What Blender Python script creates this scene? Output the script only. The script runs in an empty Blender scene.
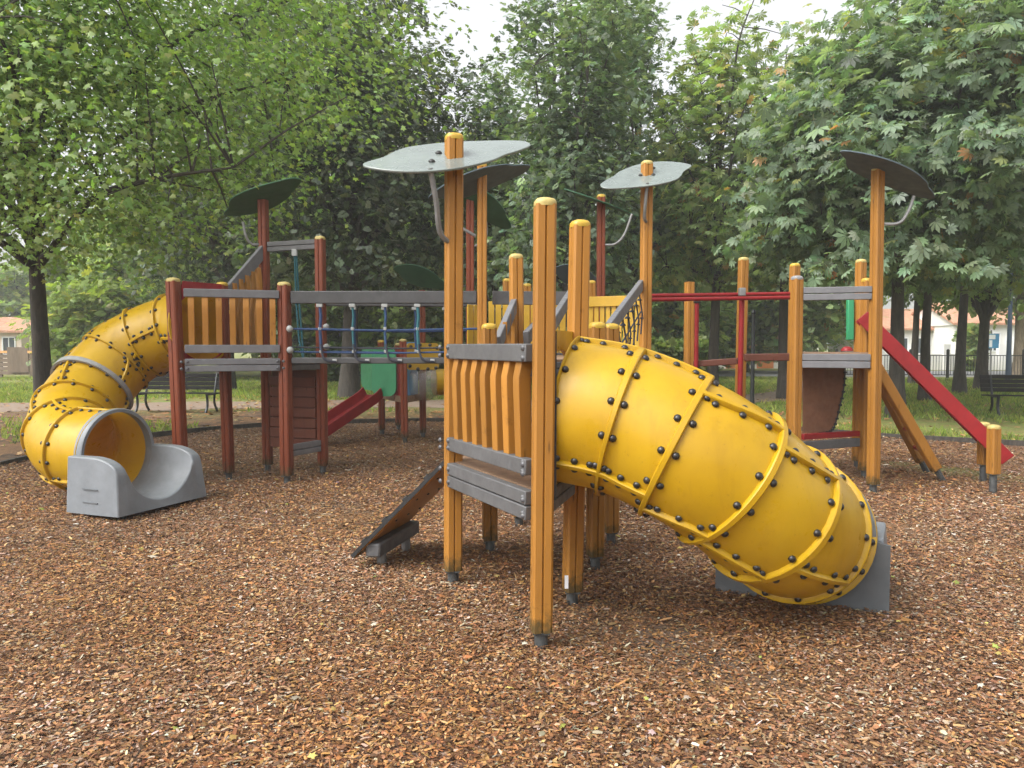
import bpy, math, random
import numpy as np
from mathutils import Vector, Matrix

# ------------------------------------------------------------------ camera, world, sun, exposure
S = bpy.context.scene
COL = S.collection
CAM_H, F, PITCH = 1.55, 780.0, math.radians(2.86)
cam = bpy.data.cameras.new('camera'); camo = bpy.data.objects.new('camera', cam); COL.objects.link(camo)
cam.sensor_width = 36.0; cam.lens = F / 1024 * 36.0; cam.clip_start = 0.05; cam.clip_end = 2000
camo.location = (0, 0, CAM_H); camo.rotation_euler = (math.radians(90) - PITCH, 0, 0)
S.camera = camo

SUN_EL, SUN_AZ = math.radians(50), math.radians(238)      # azimuth clockwise from +Y
world = bpy.data.worlds.new('World'); S.world = world; world.use_nodes = True
wn = world.node_tree.nodes; wl = world.node_tree.links
sky = wn.new('ShaderNodeTexSky'); sky.sky_type = 'NISHITA'; sky.sun_disc = False
sky.sun_elevation = SUN_EL; sky.sun_rotation = SUN_AZ; sky.air_density = 1.0; sky.dust_density = 6.0; sky.ozone_density = 1.0
hs = wn.new('ShaderNodeHueSaturation'); hs.inputs['Saturation'].default_value = 0.12; hs.inputs['Value'].default_value = 1.0
wl.new(sky.outputs[0], hs.inputs['Color']); wl.new(hs.outputs[0], wn['Background'].inputs['Color'])
wn['Background'].inputs['Strength'].default_value = 0.15
sl = bpy.data.lights.new('sun', 'SUN'); so = bpy.data.objects.new('sun', sl); COL.objects.link(so)
sl.energy = 0.7; sl.angle = math.radians(50); sl.color = (1.0, 0.95, 0.88)
sd = Vector((math.sin(SUN_AZ) * math.cos(SUN_EL), math.cos(SUN_AZ) * math.cos(SUN_EL), math.sin(SUN_EL)))
so.rotation_euler = sd.to_track_quat('Z', 'Y').to_euler(); so.location = sd * 60
S.view_settings.view_transform = 'Standard'; S.view_settings.look = 'None'
S.view_settings.exposure = 1.33; S.view_settings.gamma = 1.0
S.render.engine = 'CYCLES'
S.cycles.max_bounces = 6; S.cycles.diffuse_bounces = 4; S.cycles.glossy_bounces = 3
S.cycles.transmission_bounces = 4; S.cycles.transparent_max_bounces = 6
S.cycles.use_denoising = True
S.cycles.sample_clamp_indirect = 6.0

# ------------------------------------------------------------------ helpers
UP = Vector((0, 0, 1)); V = Vector
def ray(px, py):
    u = (px - 512) / F; v = (384 - py) / F
    return V((u, math.cos(PITCH) + v * math.sin(PITCH), -math.sin(PITCH) + v * math.cos(PITCH)))
def G(px, py, z=0.0):
    r = ray(px, py); t = (z - CAM_H) / r.z
    return V((r.x * t, r.y * t, z))
def AT(px, py, y):
    r = ray(px, py); t = y / r.y
    return V((r.x * t, y, CAM_H + r.z * t))
def GX(px, y):                       # ground point at column px and depth y
    return V(((px - 512) / F * y, y, 0))
rnd = random.Random(7)

def tag(o, label=None, cat=None, group=None, kind=None):
    if label: o['label'] = label
    if cat: o['category'] = cat
    if group: o['group'] = group
    if kind: o['kind'] = kind
    return o
def thing(name, label, cat, loc=(0, 0, 0), group=None):
    o = bpy.data.objects.new(name, None); COL.objects.link(o); o.location = loc
    o.empty_display_size = 0.2
    return tag(o, label, cat, group)
def root_of(o):
    while o.parent: o = o.parent
    return o

class MB:
    def __init__(s): s.v = []; s.f = []; s.m = []; s.mi = 0
    def add(s, vs, fs):
        b = len(s.v); s.v += [tuple(x) for x in vs]
        for f in fs: s.f.append(tuple(b + i for i in f)); s.m.append(s.mi)
        return s
    def box(s, c, size, ax=None):
        c = V(c); a, b, d = [x / 2 for x in size]
        X, Y, Z = ax if ax else (V((1, 0, 0)), V((0, 1, 0)), V((0, 0, 1)))
        vs = [c + X * (a * i) + Y * (b * j) + Z * (d * k) for k in (-1, 1) for j in (-1, 1) for i in (-1, 1)]
        return s.add(vs, [(0, 2, 3, 1), (4, 5, 7, 6), (0, 1, 5, 4), (2, 6, 7, 3), (0, 4, 6, 2), (1, 3, 7, 5)])
    def bar(s, p, q, w, h, up=UP):
        p = V(p); q = V(q); d = (q - p); L = d.length; d.normalize()
        side = d.cross(up).normalized(); u = side.cross(d).normalized()
        return s.box((p + q) / 2, (L, w, h), (d, side, u))
    def tube(s, pts, r, n=8, caps=True):
        pts = [V(p) for p in pts]; k = len(pts)
        rs = r if isinstance(r, (list, tuple)) else [r] * k
        rings = []; ref = None
        for i in range(k):
            t = (pts[min(i + 1, k - 1)] - pts[max(i - 1, 0)])
            t = t.normalized() if t.length > 1e-9 else UP
            if ref is None:
                ref = t.orthogonal().normalized()
            ref = (ref - t * ref.dot(t))
            ref = ref.normalized() if ref.length > 1e-6 else t.orthogonal().normalized()
            b = t.cross(ref)
            rings.append([pts[i] + (ref * math.cos(a) + b * math.sin(a)) * rs[i] for a in [2 * math.pi * j / n for j in range(n)]])
        vs = [p for rg in rings for p in rg]; fs = []
        for i in range(k - 1):
            for j in range(n):
                a = i * n + j; b2 = i * n + (j + 1) % n
                fs.append((a, b2, b2 + n, a + n))
        if caps:
            fs.append(tuple(range(n - 1, -1, -1))); fs.append(tuple((k - 1) * n + j for j in range(n)))
        return s.add(vs, fs)
    def loft(s, rings, caps=True, closed_path=False):
        n = len(rings[0]); k = len(rings); vs = [p for rg in rings for p in rg]; fs = []
        for i in range(k if closed_path else k - 1):
            i2 = (i + 1) % k
            for j in range(n):
                j2 = (j + 1) % n
                fs.append((i * n + j, i * n + j2, i2 * n + j2, i2 * n + j))
        if caps and not closed_path:
            fs.append(tuple(range(n - 1, -1, -1))); fs.append(tuple((k - 1) * n + j for j in range(n)))
        return s.add(vs, fs)
    def dome(s, c, r, nrm=UP, n=8, k=3, flat=0.8):
        nrm = V(nrm).normalized(); a = nrm.orthogonal().normalized(); b = nrm.cross(a); c = V(c); rings = []
        for i in range(k):
            t = (i / k) * math.pi / 2
            rings.append([c + (a * math.cos(x) + b * math.sin(x)) * (r * math.cos(t)) + nrm * (r * flat * math.sin(t)) for x in [2 * math.pi * j / n for j in range(n)]])
        base = len(s.v); s.loft(rings, caps=False)
        top = len(s.v); s.v.append(tuple(c + nrm * r * flat))
        for j in range(n):
            s.f.append((base + (k - 1) * n + j, base + (k - 1) * n + (j + 1) % n, top)); s.m.append(s.mi)
        return s
    def prism(s, pts, vec):
        pts = [V(p) for p in pts]; vec = V(vec); return s.loft([pts, [p + vec for p in pts]])
    def build(s, name, mats, parent=None, bevel=0.0, ang=40, smooth=True):
        me = bpy.data.meshes.new(name)
        off = root_of(parent).location if parent else V((0, 0, 0))
        me.from_pydata([(x - off.x, y - off.y, z - off.z) for x, y, z in s.v], [], s.f)
        if not isinstance(mats, (list, tuple)): mats = [mats]
        for m in mats: me.materials.append(m)
        if len(mats) > 1: me.polygons.foreach_set('material_index', s.m)
        me.update()
        import bmesh
        bm = bmesh.new(); bm.from_mesh(me); bmesh.ops.recalc_face_normals(bm, faces=bm.faces)
        bm.to_mesh(me); bm.free()
        if smooth:
            me.polygons.foreach_set('use_smooth', [True] * len(me.polygons)); me.set_sharp_from_angle(angle=math.radians(ang))
        o = bpy.data.objects.new(name, me); COL.objects.link(o)
        if parent: o.parent = parent
        if bevel:
            b = o.modifiers.new('bevel', 'BEVEL'); b.width = bevel; b.segments = 2; b.limit_method = 'ANGLE'; b.angle_limit = math.radians(50)
        return o

def catmull(pts, n):
    P = [V(p) for p in pts]; P = [P[0] * 2 - P[1]] + P + [P[-1] * 2 - P[-2]]; out = []
    for i in range(1, len(P) - 2):
        for k in range(n):
            t = k / n; a, b, c, d = P[i - 1], P[i], P[i + 1], P[i + 2]
            out.append(0.5 * ((2 * b) + (c - a) * t + (2 * a - 5 * b + 4 * c - d) * t * t + (3 * b - a - 3 * c + d) * t ** 3))
    out.append(P[-2]); return out
def closed_catmull(pts, n):
    m = len(pts); out = []
    for i in range(m):
        a, b, c, d = [V(pts[(i + k - 1) % m]) for k in range(4)]
        for k in range(n):
            t = k / n
            out.append(0.5 * ((2 * b) + (c - a) * t + (2 * a - 5 * b + 4 * c - d) * t * t + (3 * b - a - 3 * c + d) * t ** 3))
    return out
def copy_tree(o, parent=None):
    c = o.copy(); COL.objects.link(c)
    if parent: c.parent = parent
    for ch in list(o.children): copy_tree(ch, c)
    return c

# ------------------------------------------------------------------ materials
def newmat(name):
    m = bpy.data.materials.new(name); m.use_nodes = True
    n = m.node_tree.nodes; l = m.node_tree.links; return m, n, l, n['Principled BSDF']
def nz(n, l, vec, scale, detail=4, rough=0.6, dist=0.0):
    t = n.new('ShaderNodeTexNoise'); t.inputs['Scale'].default_value = scale; t.inputs['Detail'].default_value = detail
    t.inputs['Roughness'].default_value = rough; t.inputs['Distortion'].default_value = dist
    if vec is not None: l.new(vec, t.inputs['Vector'])
    return t.outputs['Fac']
def ramp(n, l, fac, stops):
    r = n.new('ShaderNodeValToRGB'); e = r.color_ramp.elements
    while len(e) < len(stops): e.new(0.5)
    for i, (p, c) in enumerate(stops): e[i].position = p; e[i].color = (*c, 1) if len(c) == 3 else c
    l.new(fac, r.inputs[0]); return r.outputs[0]
def mapping(n, l, scale, coord='Object'):
    tc = n.new('ShaderNodeTexCoord'); mp = n.new('ShaderNodeMapping'); mp.inputs['Scale'].default_value = scale
    l.new(tc.outputs[coord], mp.inputs['Vector']); return mp.outputs[0]
def mix(n, l, fac, a, b, mode='MIX'):
    x = n.new('ShaderNodeMix'); x.data_type = 'RGBA'; x.blend_type = mode
    for sock, val in ((x.inputs[0], fac), (x.inputs[6], a), (x.inputs[7], b)):
        if hasattr(val, 'is_linked'): l.new(val, sock)
        else: sock.default_value = (*val, 1) if isinstance(val, tuple) and len(val) == 3 else val
    return x.outputs[2]
def bump(n, l, bs, h, strength, dist=0.01):
    b = n.new('ShaderNodeBump'); b.inputs['Strength'].default_value = strength; b.inputs['Distance'].default_value = dist
    l.new(h, b.inputs['Height']); l.new(b.outputs[0], bs.inputs['Normal'])
def obj_rand(n):
    return n.new('ShaderNodeObjectInfo').outputs['Random']

def wood(name, base, dark, pale, rough=0.5, axis='z'):
    m, n, l, b = newmat(name)
    sc = {'z': (26, 26, 1.3), 'x': (1.3, 26, 26), 'a': (14, 14, 14)}[axis]
    g = nz(n, l, mapping(n, l, sc), 1.0, 5, 0.65, 0.6)
    c = ramp(n, l, g, [(0.24, tuple(0.5 * (a_ + b_) for a_, b_ in zip(dark, base))), (0.42, base), (0.70, base), (0.95, pale)])
    big = nz(n, l, mapping(n, l, (1.7, 1.7, 1.1)), 1.6, 3)
    c = mix(n, l, ramp(n, l, big, [(0.35, (0, 0, 0)), (0.75, (0.5, 0.5, 0.5))]), c, tuple(x * 0.62 for x in base))
    # every piece a slightly different stain
    hsv = n.new('ShaderNodeHueSaturation'); mr = n.new('ShaderNodeMapRange'); mr.inputs[3].default_value = 0.82; mr.inputs[4].default_value = 1.14
    l.new(obj_rand(n), mr.inputs[0]); l.new(mr.outputs[0], hsv.inputs['Value']); l.new(c, hsv.inputs['Color'])
    # grime spots
    sp = nz(n, l, mapping(n, l, (1, 1, 1)), 9.0, 6, 0.7)
    c2 = mix(n, l, ramp(n, l, sp, [(0.60, (0, 0, 0)), (0.72, (0.55, 0.55, 0.55))]), hsv.outputs[0], tuple(x * 0.35 for x in base))
    kn = n.new('ShaderNodeTexVoronoi'); kn.inputs['Scale'].default_value = 1.0; l.new(mapping(n, l, (16, 16, 3.2)), kn.inputs['Vector'])
    c2 = mix(n, l, ramp(n, l, kn.outputs['Distance'], [(0.05, (0.75,) * 3), (0.13, (0, 0, 0))]), c2, tuple(x * 0.28 for x in base))
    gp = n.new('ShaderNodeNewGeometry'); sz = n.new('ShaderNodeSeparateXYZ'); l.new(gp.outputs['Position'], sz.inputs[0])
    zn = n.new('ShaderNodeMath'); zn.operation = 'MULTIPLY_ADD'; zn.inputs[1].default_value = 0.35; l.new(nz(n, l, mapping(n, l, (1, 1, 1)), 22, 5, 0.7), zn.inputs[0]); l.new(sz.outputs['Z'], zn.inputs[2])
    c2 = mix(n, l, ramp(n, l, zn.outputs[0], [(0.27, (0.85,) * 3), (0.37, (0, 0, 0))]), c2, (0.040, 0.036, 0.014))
    l.new(c2, b.inputs['Base Color']); b.inputs['Roughness'].default_value = rough
    b.inputs['Specular IOR Level'].default_value = 0.35
    bump(n, l, b, g, 0.35, 0.004); return m
def plain(name, base, rough=0.5, var=0.25, scale=6.0, metal=0.0, bmp=0.1, coat=0.0, streak=False, spec=0.5):
    m, n, l, b = newmat(name)
    mp = mapping(n, l, (1, 1, 0.25) if streak else (1, 1, 1))
    a = nz(n, l, mp, scale, 6, 0.65)
    c = ramp(n, l, a, [(0.25, tuple(x * (1 - var) for x in base)), (0.55, base), (0.85, tuple(min(1, x * (1 + var * 0.7)) for x in base))])
    st = nz(n, l, mp, scale * 0.45, 7, 0.72, 0.4)
    c = mix(n, l, ramp(n, l, st, [(0.50, (0, 0, 0)), (0.68, (min(1, var * 1.6),) * 3)]), c, tuple(x * 0.55 for x in base))
    l.new(c, b.inputs['Base Color'])
    rr = ramp(n, l, nz(n, l, mp, scale * 2.3, 4), [(0.3, (rough * 0.8,) * 3), (0.7, (min(1, rough * 1.25),) * 3)])
    l.new(rr, b.inputs['Roughness']); b.inputs['Metallic'].default_value = metal
    b.inputs['Specular IOR Level'].default_value = spec
    if coat: b.inputs['Coat Weight'].default_value = coat; b.inputs['Coat Roughness'].default_value = 0.08
    if bmp: bump(n, l, b, nz(n, l, mp, scale * 8, 4), bmp, 0.003)
    return m

M = {}
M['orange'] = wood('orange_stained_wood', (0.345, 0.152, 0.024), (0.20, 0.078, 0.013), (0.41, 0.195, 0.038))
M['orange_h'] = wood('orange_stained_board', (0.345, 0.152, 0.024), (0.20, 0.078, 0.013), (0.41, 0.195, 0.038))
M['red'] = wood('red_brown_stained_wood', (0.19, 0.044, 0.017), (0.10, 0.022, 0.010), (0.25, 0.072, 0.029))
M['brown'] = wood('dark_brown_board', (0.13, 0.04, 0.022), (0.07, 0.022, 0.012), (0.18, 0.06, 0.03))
M['beam'] = plain('grey_recycled_beam', (0.088, 0.088, 0.090), 0.55, 0.28, 7, bmp=0.25)
M['beam_dark'] = plain('dark_grey_bridge_beam', (0.055, 0.055, 0.056), 0.6, 0.28, 7, bmp=0.25)
M['beam_light'] = plain('weathered_grey_beam', (0.135, 0.135, 0.142), 0.6, 0.25, 7, bmp=0.25)
M['cap_y'] = plain('yellow_cap', (0.50, 0.32, 0.035), 0.4, 0.25, 20)
M['cap_c'] = plain('cream_cap', (0.46, 0.36, 0.12), 0.5, 0.35, 20)
M['cap_g'] = plain('grey_cap', (0.24, 0.24, 0.24), 0.5, 0.25, 20)
M['foot'] = plain('dark_steel_foot', (0.075, 0.08, 0.08), 0.55, 0.4, 18, metal=0.3)
M['steel'] = plain('galvanised_steel', (0.21, 0.21, 0.205), 0.5, 0.25, 12, metal=0.3)
M['bolt'] = plain('black_bolt_cap', (0.016, 0.014, 0.013), 0.32, 0.3, 20, bmp=0)
M['gbolt'] = plain('grey_bolt_cap', (0.075, 0.075, 0.08), 0.4, 0.2, 20, bmp=0)
M['grey_plastic'] = plain('grey_moulded_plastic', (0.165, 0.18, 0.195), 0.5, 0.22, 5, bmp=0.12)
M['dgrey_plastic'] = plain('dark_grey_moulded_plastic', (0.10, 0.11, 0.118), 0.5, 0.15, 5, bmp=0.12)
M['red_paint'] = plain('red_paint', (0.235, 0.013, 0.015), 0.42, 0.22, 7, spec=0.3)
M['yellow_board'] = plain('yellow_board', (0.46, 0.275, 0.015), 0.45, 0.14, 6)
M['green_panel'] = plain('green_panel', (0.035, 0.27, 0.12), 0.4, 0.12, 5)
M['blue_panel'] = plain('blue_panel', (0.12, 0.36, 0.66), 0.4, 0.12, 5)
M['rubber'] = plain('brown_rubber_sheet', (0.17, 0.075, 0.038), 0.7, 0.25, 9)
M['black'] = plain('black_rubber', (0.014, 0.014, 0.014), 0.55, 0.3, 9, bmp=0)
M['rope_b'] = plain('blue_rope', (0.018, 0.045, 0.12), 0.8, 0.3, 60)
M['rope_k'] = plain('black_rope', (0.018, 0.02, 0.03), 0.8, 0.3, 60)
M['rope_t'] = plain('teal_rope', (0.02, 0.11, 0.13), 0.8, 0.3, 60)
M['white_clip'] = plain('pale_plastic_clip', (0.30, 0.31, 0.30), 0.5, 0.15, 20)
M['leaf_top'] = plain('green_grey_roof_laminate', (0.155, 0.185, 0.172), 0.25, 0.22, 4, bmp=0.05, coat=0.55)
M['leaf_slate'] = plain('slate_roof_laminate', (0.080, 0.110, 0.125), 0.6, 0.15, 4, bmp=0.04, spec=0.2)
M['leaf_green'] = plain('dark_green_roof_laminate', (0.050, 0.125, 0.070), 0.6, 0.15, 4, bmp=0.04, spec=0.2)
M['bench'] = plain('weathered_bench_slat', (0.016, 0.015, 0.015), 0.7, 0.35, 9, bmp=0.3, spec=0.2)
M['iron'] = plain('dark_cast_iron', (0.022, 0.024, 0.026), 0.45, 0.3, 14, metal=0.4)
M['render'] = plain('white_house_render', (0.72, 0.71, 0.68), 0.85, 0.10, 1.2, streak=True)
M['render_p'] = plain('pinkish_house_render', (0.68, 0.56, 0.48), 0.85, 0.10, 1.2, streak=True)
M['orange_paint'] = plain('orange_door_paint', (0.62, 0.20, 0.06), 0.5, 0.1, 3)
M['shutter'] = plain('blue_shutter', (0.06, 0.25, 0.46), 0.5, 0.1, 3)
M['sign_white'] = plain('white_sign_face', (0.75, 0.76, 0.78), 0.4, 0.05, 3, bmp=0)
M['bluepole'] = plain('blue_grey_lamp_pole', (0.055, 0.085, 0.14), 0.45, 0.2, 6)
M['plank'] = plain('weathered_brown_planks', (0.16, 0.115, 0.08), 0.8, 0.35, 5, streak=True)
M['tan_board'] = plain('tan_painted_board', (0.55, 0.29, 0.10), 0.7, 0.2, 5)
M['deckwood'] = plain('weathered_deck', (0.20, 0.12, 0.07), 0.8, 0.3, 8)

def yellow_plastic():
    m, n, l, b = newmat('yellow_moulded_plastic')
    mp = mapping(n, l, (1, 1, 1))
    a = nz(n, l, mp, 2.2, 5, 0.6)
    c = ramp(n, l, a, [(0.3, (0.42, 0.245, 0.005)), (0.5, (0.48, 0.288, 0.007)), (0.75, (0.53, 0.33, 0.010))])
    d = nz(n, l, mp, 38, 6, 0.75)
    c = mix(n, l, ramp(n, l, d, [(0.60, (0, 0, 0)), (0.72, (0.6, 0.6, 0.6))]), c, (0.20, 0.10, 0.012))
    sk = nz(n, l, mapping(n, l, (7, 7, 0.8)), 1.6, 6, 0.7, 0.3)
    c = mix(n, l, ramp(n, l, sk, [(0.52, (0, 0, 0)), (0.70, (0.30,) * 3)]), c, (0.25, 0.135, 0.010))
    sc_ = nz(n, l, mapping(n, l, (3, 3, 26)), 1.0, 6, 0.8, 1.0)
    c = mix(n, l, ramp(n, l, sc_, [(0.66, (0, 0, 0)), (0.74, (0.45,) * 3)]), c, (0.50, 0.33, 0.03))
    l.new(c, b.inputs['Base Color'])
    rr = ramp(n, l, nz(n, l, mp, 7, 5), [(0.3, (0.24,) * 3), (0.75, (0.5,) * 3)])
    l.new(rr, b.inputs['Roughness'])
    b.inputs['Specular IOR Level'].default_value = 0.45
    bump(n, l, b, nz(n, l, mp, 16, 5, 0.6), 0.16, 0.006)
    tr = n.new('ShaderNodeBsdfTranslucent'); tr.inputs['Color'].default_value = (0.80, 0.43, 0.012, 1); ms = n.new('ShaderNodeMixShader'); ms.inputs[0].default_value = 0.16
    l.new(b.outputs[0], ms.inputs[1]); l.new(tr.outputs[0], ms.inputs[2]); l.new(ms.outputs[0], n['Material Output'].inputs['Surface']); return m
M['yellow'] = yellow_plastic()

def roof_tile():
    m, n, l, b = newmat('orange_roof_tiles')
    w = n.new('ShaderNodeTexWave'); w.inputs['Scale'].default_value = 3.0; w.inputs['Distortion'].default_value = 0.6
    l.new(mapping(n, l, (1, 0.2, 1)), w.inputs['Vector'])
    a = nz(n, l, mapping(n, l, (1, 1, 1)), 3, 5)
    c = ramp(n, l, a, [(0.3, (0.36, 0.17, 0.10)), (0.7, (0.50, 0.28, 0.18))])
    l.new(c, b.inputs['Base Color']); b.inputs['Roughness'].default_value = 0.85
    bump(n, l, b, w.outputs['Fac'], 0.5, 0.05); return m
M['tile'] = roof_tile()

def glass_pane():
    m, n, l, b = newmat('dark_window_glass'); b.inputs['Base Color'].default_value = (0.05, 0.06, 0.07, 1)
    b.inputs['Roughness'].default_value = 0.08; return m
M['glass'] = glass_pane()
def bubble_mat():
    m, n, l, b = newmat('scratched_clear_bubble'); b.inputs['Base Color'].default_value = (0.8, 0.8, 0.78, 1)
    b.inputs['Roughness'].default_value = 0.2; b.inputs['Transmission Weight'].default_value = 0.7; b.inputs['Alpha'].default_value = 0.55; return m
M['bubble'] = bubble_mat()

def tint_mat(name, transl=0.48, rough=0.45, spec=0.5):
    m, n, l, b = newmat(name)
    at = n.new('ShaderNodeAttribute'); at.attribute_name = 'tint'
    l.new(at.outputs['Color'], b.inputs['Base Color']); b.inputs['Roughness'].default_value = rough
    b.inputs['Specular IOR Level'].default_value = spec
    if transl:
        t = n.new('ShaderNodeBsdfTranslucent'); g = n.new('ShaderNodeMix'); g.data_type = 'RGBA'; g.blend_type = 'MULTIPLY'; g.inputs[0].default_value = 1
        l.new(at.outputs['Color'], g.inputs[6]); g.inputs[7].default_value = (1.25, 1.35, 0.55, 1); l.new(g.outputs[2], t.inputs['Color'])
        ms = n.new('ShaderNodeMixShader'); ms.inputs[0].default_value = transl
        l.new(b.outputs[0], ms.inputs[1]); l.new(t.outputs[0], ms.inputs[2]); l.new(ms.outputs[0], n['Material Output'].inputs['Surface'])
    return m
M['leaf'] = tint_mat('foliage')
M['chip'] = tint_mat('wood_chips', 0, 0.62, 0.22)
M['dryleaf'] = tint_mat('dry_leaves', 0.15, 0.6, 0.3)
def bark(name, a, c):
    m, n, l, b = newmat(name)
    g = nz(n, l, mapping(n, l, (9, 9, 1.6)), 1.5, 6, 0.7, 0.8)
    l.new(ramp(n, l, g, [(0.3, a), (0.7, c)]), b.inputs['Base Color']); b.inputs['Roughness'].default_value = 0.9
    bump(n, l, b, g, 0.9, 0.03); return m
M['bark'] = bark('dark_bark', (0.022, 0.019, 0.016), (0.075, 0.064, 0.052))
M['bark_pale'] = bark('pale_flaking_bark', (0.10, 0.075, 0.05), (0.30, 0.24, 0.17))

# ------------------------------------------------------------------ the ground
def hz(x, y):                        # gentle unevenness of the chip bed
    return 0.018 * math.sin(x * 1.3 + 0.7) * math.sin(y * 1.1 + 0.4) + 0.012 * math.sin(x * 2.9 + y * 2.1)
def np_hz(x, y):
    return 0.018 * np.sin(x * 1.3 + 0.7) * np.sin(y * 1.1 + 0.4) + 0.012 * np.sin(x * 2.9 + y * 2.1)

def ground_mat():
    m, n, l, b = newmat('park_ground')
    tc = n.new('ShaderNodeTexCoord'); p = tc.outputs['Object']
    big = nz(n, l, p, 0.23, 4, 0.55); mid = nz(n, l, p, 1.6, 6, 0.7); fine = nz(n, l, p, 14, 6, 0.75); fin2 = nz(n, l, p, 45, 3, 0.7)
    soil = ramp(n, l, fine, [(0.3, (0.045, 0.032, 0.024)), (0.55, (0.10, 0.070, 0.050)), (0.8, (0.19, 0.13, 0.09))])
    litter = ramp(n, l, fin2, [(0.3, (0.085, 0.045, 0.024)), (0.55, (0.22, 0.125, 0.065)), (0.75, (0.36, 0.24, 0.14))])
    grass = ramp(n, l, fine, [(0.25, (0.08, 0.11, 0.022)), (0.5, (0.17, 0.22, 0.05)), (0.8, (0.28, 0.30, 0.09))])
    sx = n.new('ShaderNodeSeparateXYZ'); l.new(p, sx.inputs[0])
    mr = n.new('ShaderNodeMapRange'); mr.inputs[1].default_value = 15; mr.inputs[2].default_value = 25; l.new(sx.outputs['Y'], mr.inputs[0])
    ad = n.new('ShaderNodeMath'); ad.operation = 'ADD'; l.new(mr.outputs[0], ad.inputs[0]); l.new(big, ad.inputs[1])
    gx = n.new('ShaderNodeMapRange'); gx.inputs[1].default_value = 3; gx.inputs[2].default_value = 9; gx.inputs[3].default_value = 0; gx.inputs[4].default_value = 0.7; l.new(sx.outputs['X'], gx.inputs[0])
    ad2 = n.new('ShaderNodeMath'); ad2.operation = 'ADD'; l.new(ad.outputs[0], ad2.inputs[0]); l.new(gx.outputs[0], ad2.inputs[1])
    c = mix(n, l, ramp(n, l, mid, [(0.42, (0, 0, 0)), (0.56, (1, 1, 1))]), soil, litter)
    gm = ramp(n, l, ad2.outputs[0], [(0.72, (0, 0, 0)), (1.0, (1, 1, 1))])
    gm2 = mix(n, l, 0.55, gm, ramp(n, l, mid, [(0.35, (1, 1, 1)), (0.6, (0, 0, 0))]), 'MULTIPLY')
    c = mix(n, l, gm2, c, grass)
    l.new(c, b.inputs['Base Color']); b.inputs['Roughness'].default_value = 0.95; b.inputs['Specular IOR Level'].default_value = 0.2
    bump(n, l, b, fine, 0.8, 0.05); return m
def mulch_mat():
    m, n, l, b = newmat('wood_chip_bed')
    tc = n.new('ShaderNodeTexCoord'); p = tc.outputs['Object']
    d = n.new('ShaderNodeTexNoise'); d.inputs['Scale'].default_value = 18; l.new(p, d.inputs['Vector'])
    w = mix(n, l, 0.06, p, d.outputs['Color'])
    cols = []
    for i, (sc, rot) in enumerate((((42, 75, 40), 0.5), ((80, 38, 40), 1.2))):
        mp = n.new('ShaderNodeMapping'); mp.inputs['Scale'].default_value = sc; mp.inputs['Rotation'].default_value = (0, 0, rot); l.new(w, mp.inputs['Vector'])
        vo = n.new('ShaderNodeTexVoronoi'); vo.inputs['Scale'].default_value = 1.0; l.new(mp.outputs[0], vo.inputs['Vector']); cols.append(vo)
    sel = ramp(n, l, nz(n, l, p, 25, 3), [(0.48, (0, 0, 0)), (0.52, (1, 1, 1))])
    cc = mix(n, l, sel, cols[0].outputs['Color'], cols[1].outputs['Color'])
    sp = n.new('ShaderNodeSeparateXYZ'); l.new(cc, sp.inputs[0])
    c = ramp(n, l, sp.outputs['X'], [(0.0, (0.035, 0.018, 0.010)), (0.3, (0.11, 0.046, 0.020)), (0.55, (0.20, 0.085, 0.034)), (0.8, (0.30, 0.155, 0.07)), (0.95, (0.36, 0.25, 0.19))])
    dd = mix(n, l, sel, cols[0].outputs['Distance'], cols[1].outputs['Distance'])
    l.new(c, b.inputs['Base Color']); b.inputs['Roughness'].default_value = 0.75
    hh = n.new('ShaderNodeMath'); hh.operation = 'ADD'; l.new(dd, hh.inputs[0]); l.new(sp.outputs['Y'], hh.inputs[1])
    bump(n, l, b, hh.outputs[0], 1.0, 0.02); return m
def path_mat():
    m, n, l, b = newmat('sandy_path'); tc = n.new('ShaderNodeTexCoord'); p = tc.outputs['Object']
    a = nz(n, l, p, 6, 6, 0.7); f = nz(n, l, p, 40, 4)
    c = ramp(n, l, a, [(0.3, (0.15, 0.108, 0.078)), (0.7, (0.25, 0.188, 0.138))])
    c = mix(n, l, ramp(n, l, f, [(0.56, (0, 0, 0)), (0.64, (0.8, 0.8, 0.8))]), c, (0.16, 0.085, 0.045))
    l.new(c, b.inputs['Base Color']); b.inputs['Roughness'].default_value = 0.95; return m
M['ground'] = ground_mat(); M['mulch'] = mulch_mat(); M['path'] = path_mat()
M['street'] = plain('pale_street', (0.22, 0.22, 0.22), 0.9, 0.2, 1.5)

g = MB(); g.add([(-300, -60, -0.02), (300, -60, -0.02), (300, 500, -0.02), (-300, 500, -0.02)], [(0, 1, 2, 3)])
tag(g.build('ground', M['ground'], smooth=False), kind='structure')

# the chip bed: far edge follows the timber edging seen in the photo
edge_px = [(-190, 505), (-60, 482), (20, 463), (100, 445), (190, 433), (300, 425), (445, 422), (600, 423), (780, 430), (881, 438), (1024, 446), (1200, 455), (1400, 470)]
edge = catmull([G(*p) for p in edge_px], 6)
ex = np.array([p.x for p in edge]); ey = np.array([p.y for p in edge])
def far_y(x): return float(np.interp(x, ex, ey))
mb = MB(); nx, ny = 90, 70; vs = []
for i in range(nx + 1):
    x = ex[0] + (ex[-1] - ex[0]) * i / nx; fy = far_y(x)
    for j in range(ny + 1):
        y = -6 + (fy + 6) * j / ny; vs.append((x, y, hz(x, y) * min(1, (ny - j) / 6) - 0.002))
mb.add(vs, [(i * (ny + 1) + j, (i + 1) * (ny + 1) + j, (i + 1) * (ny + 1) + j + 1, i * (ny + 1) + j + 1) for i in range(nx) for j in range(ny)])
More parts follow.
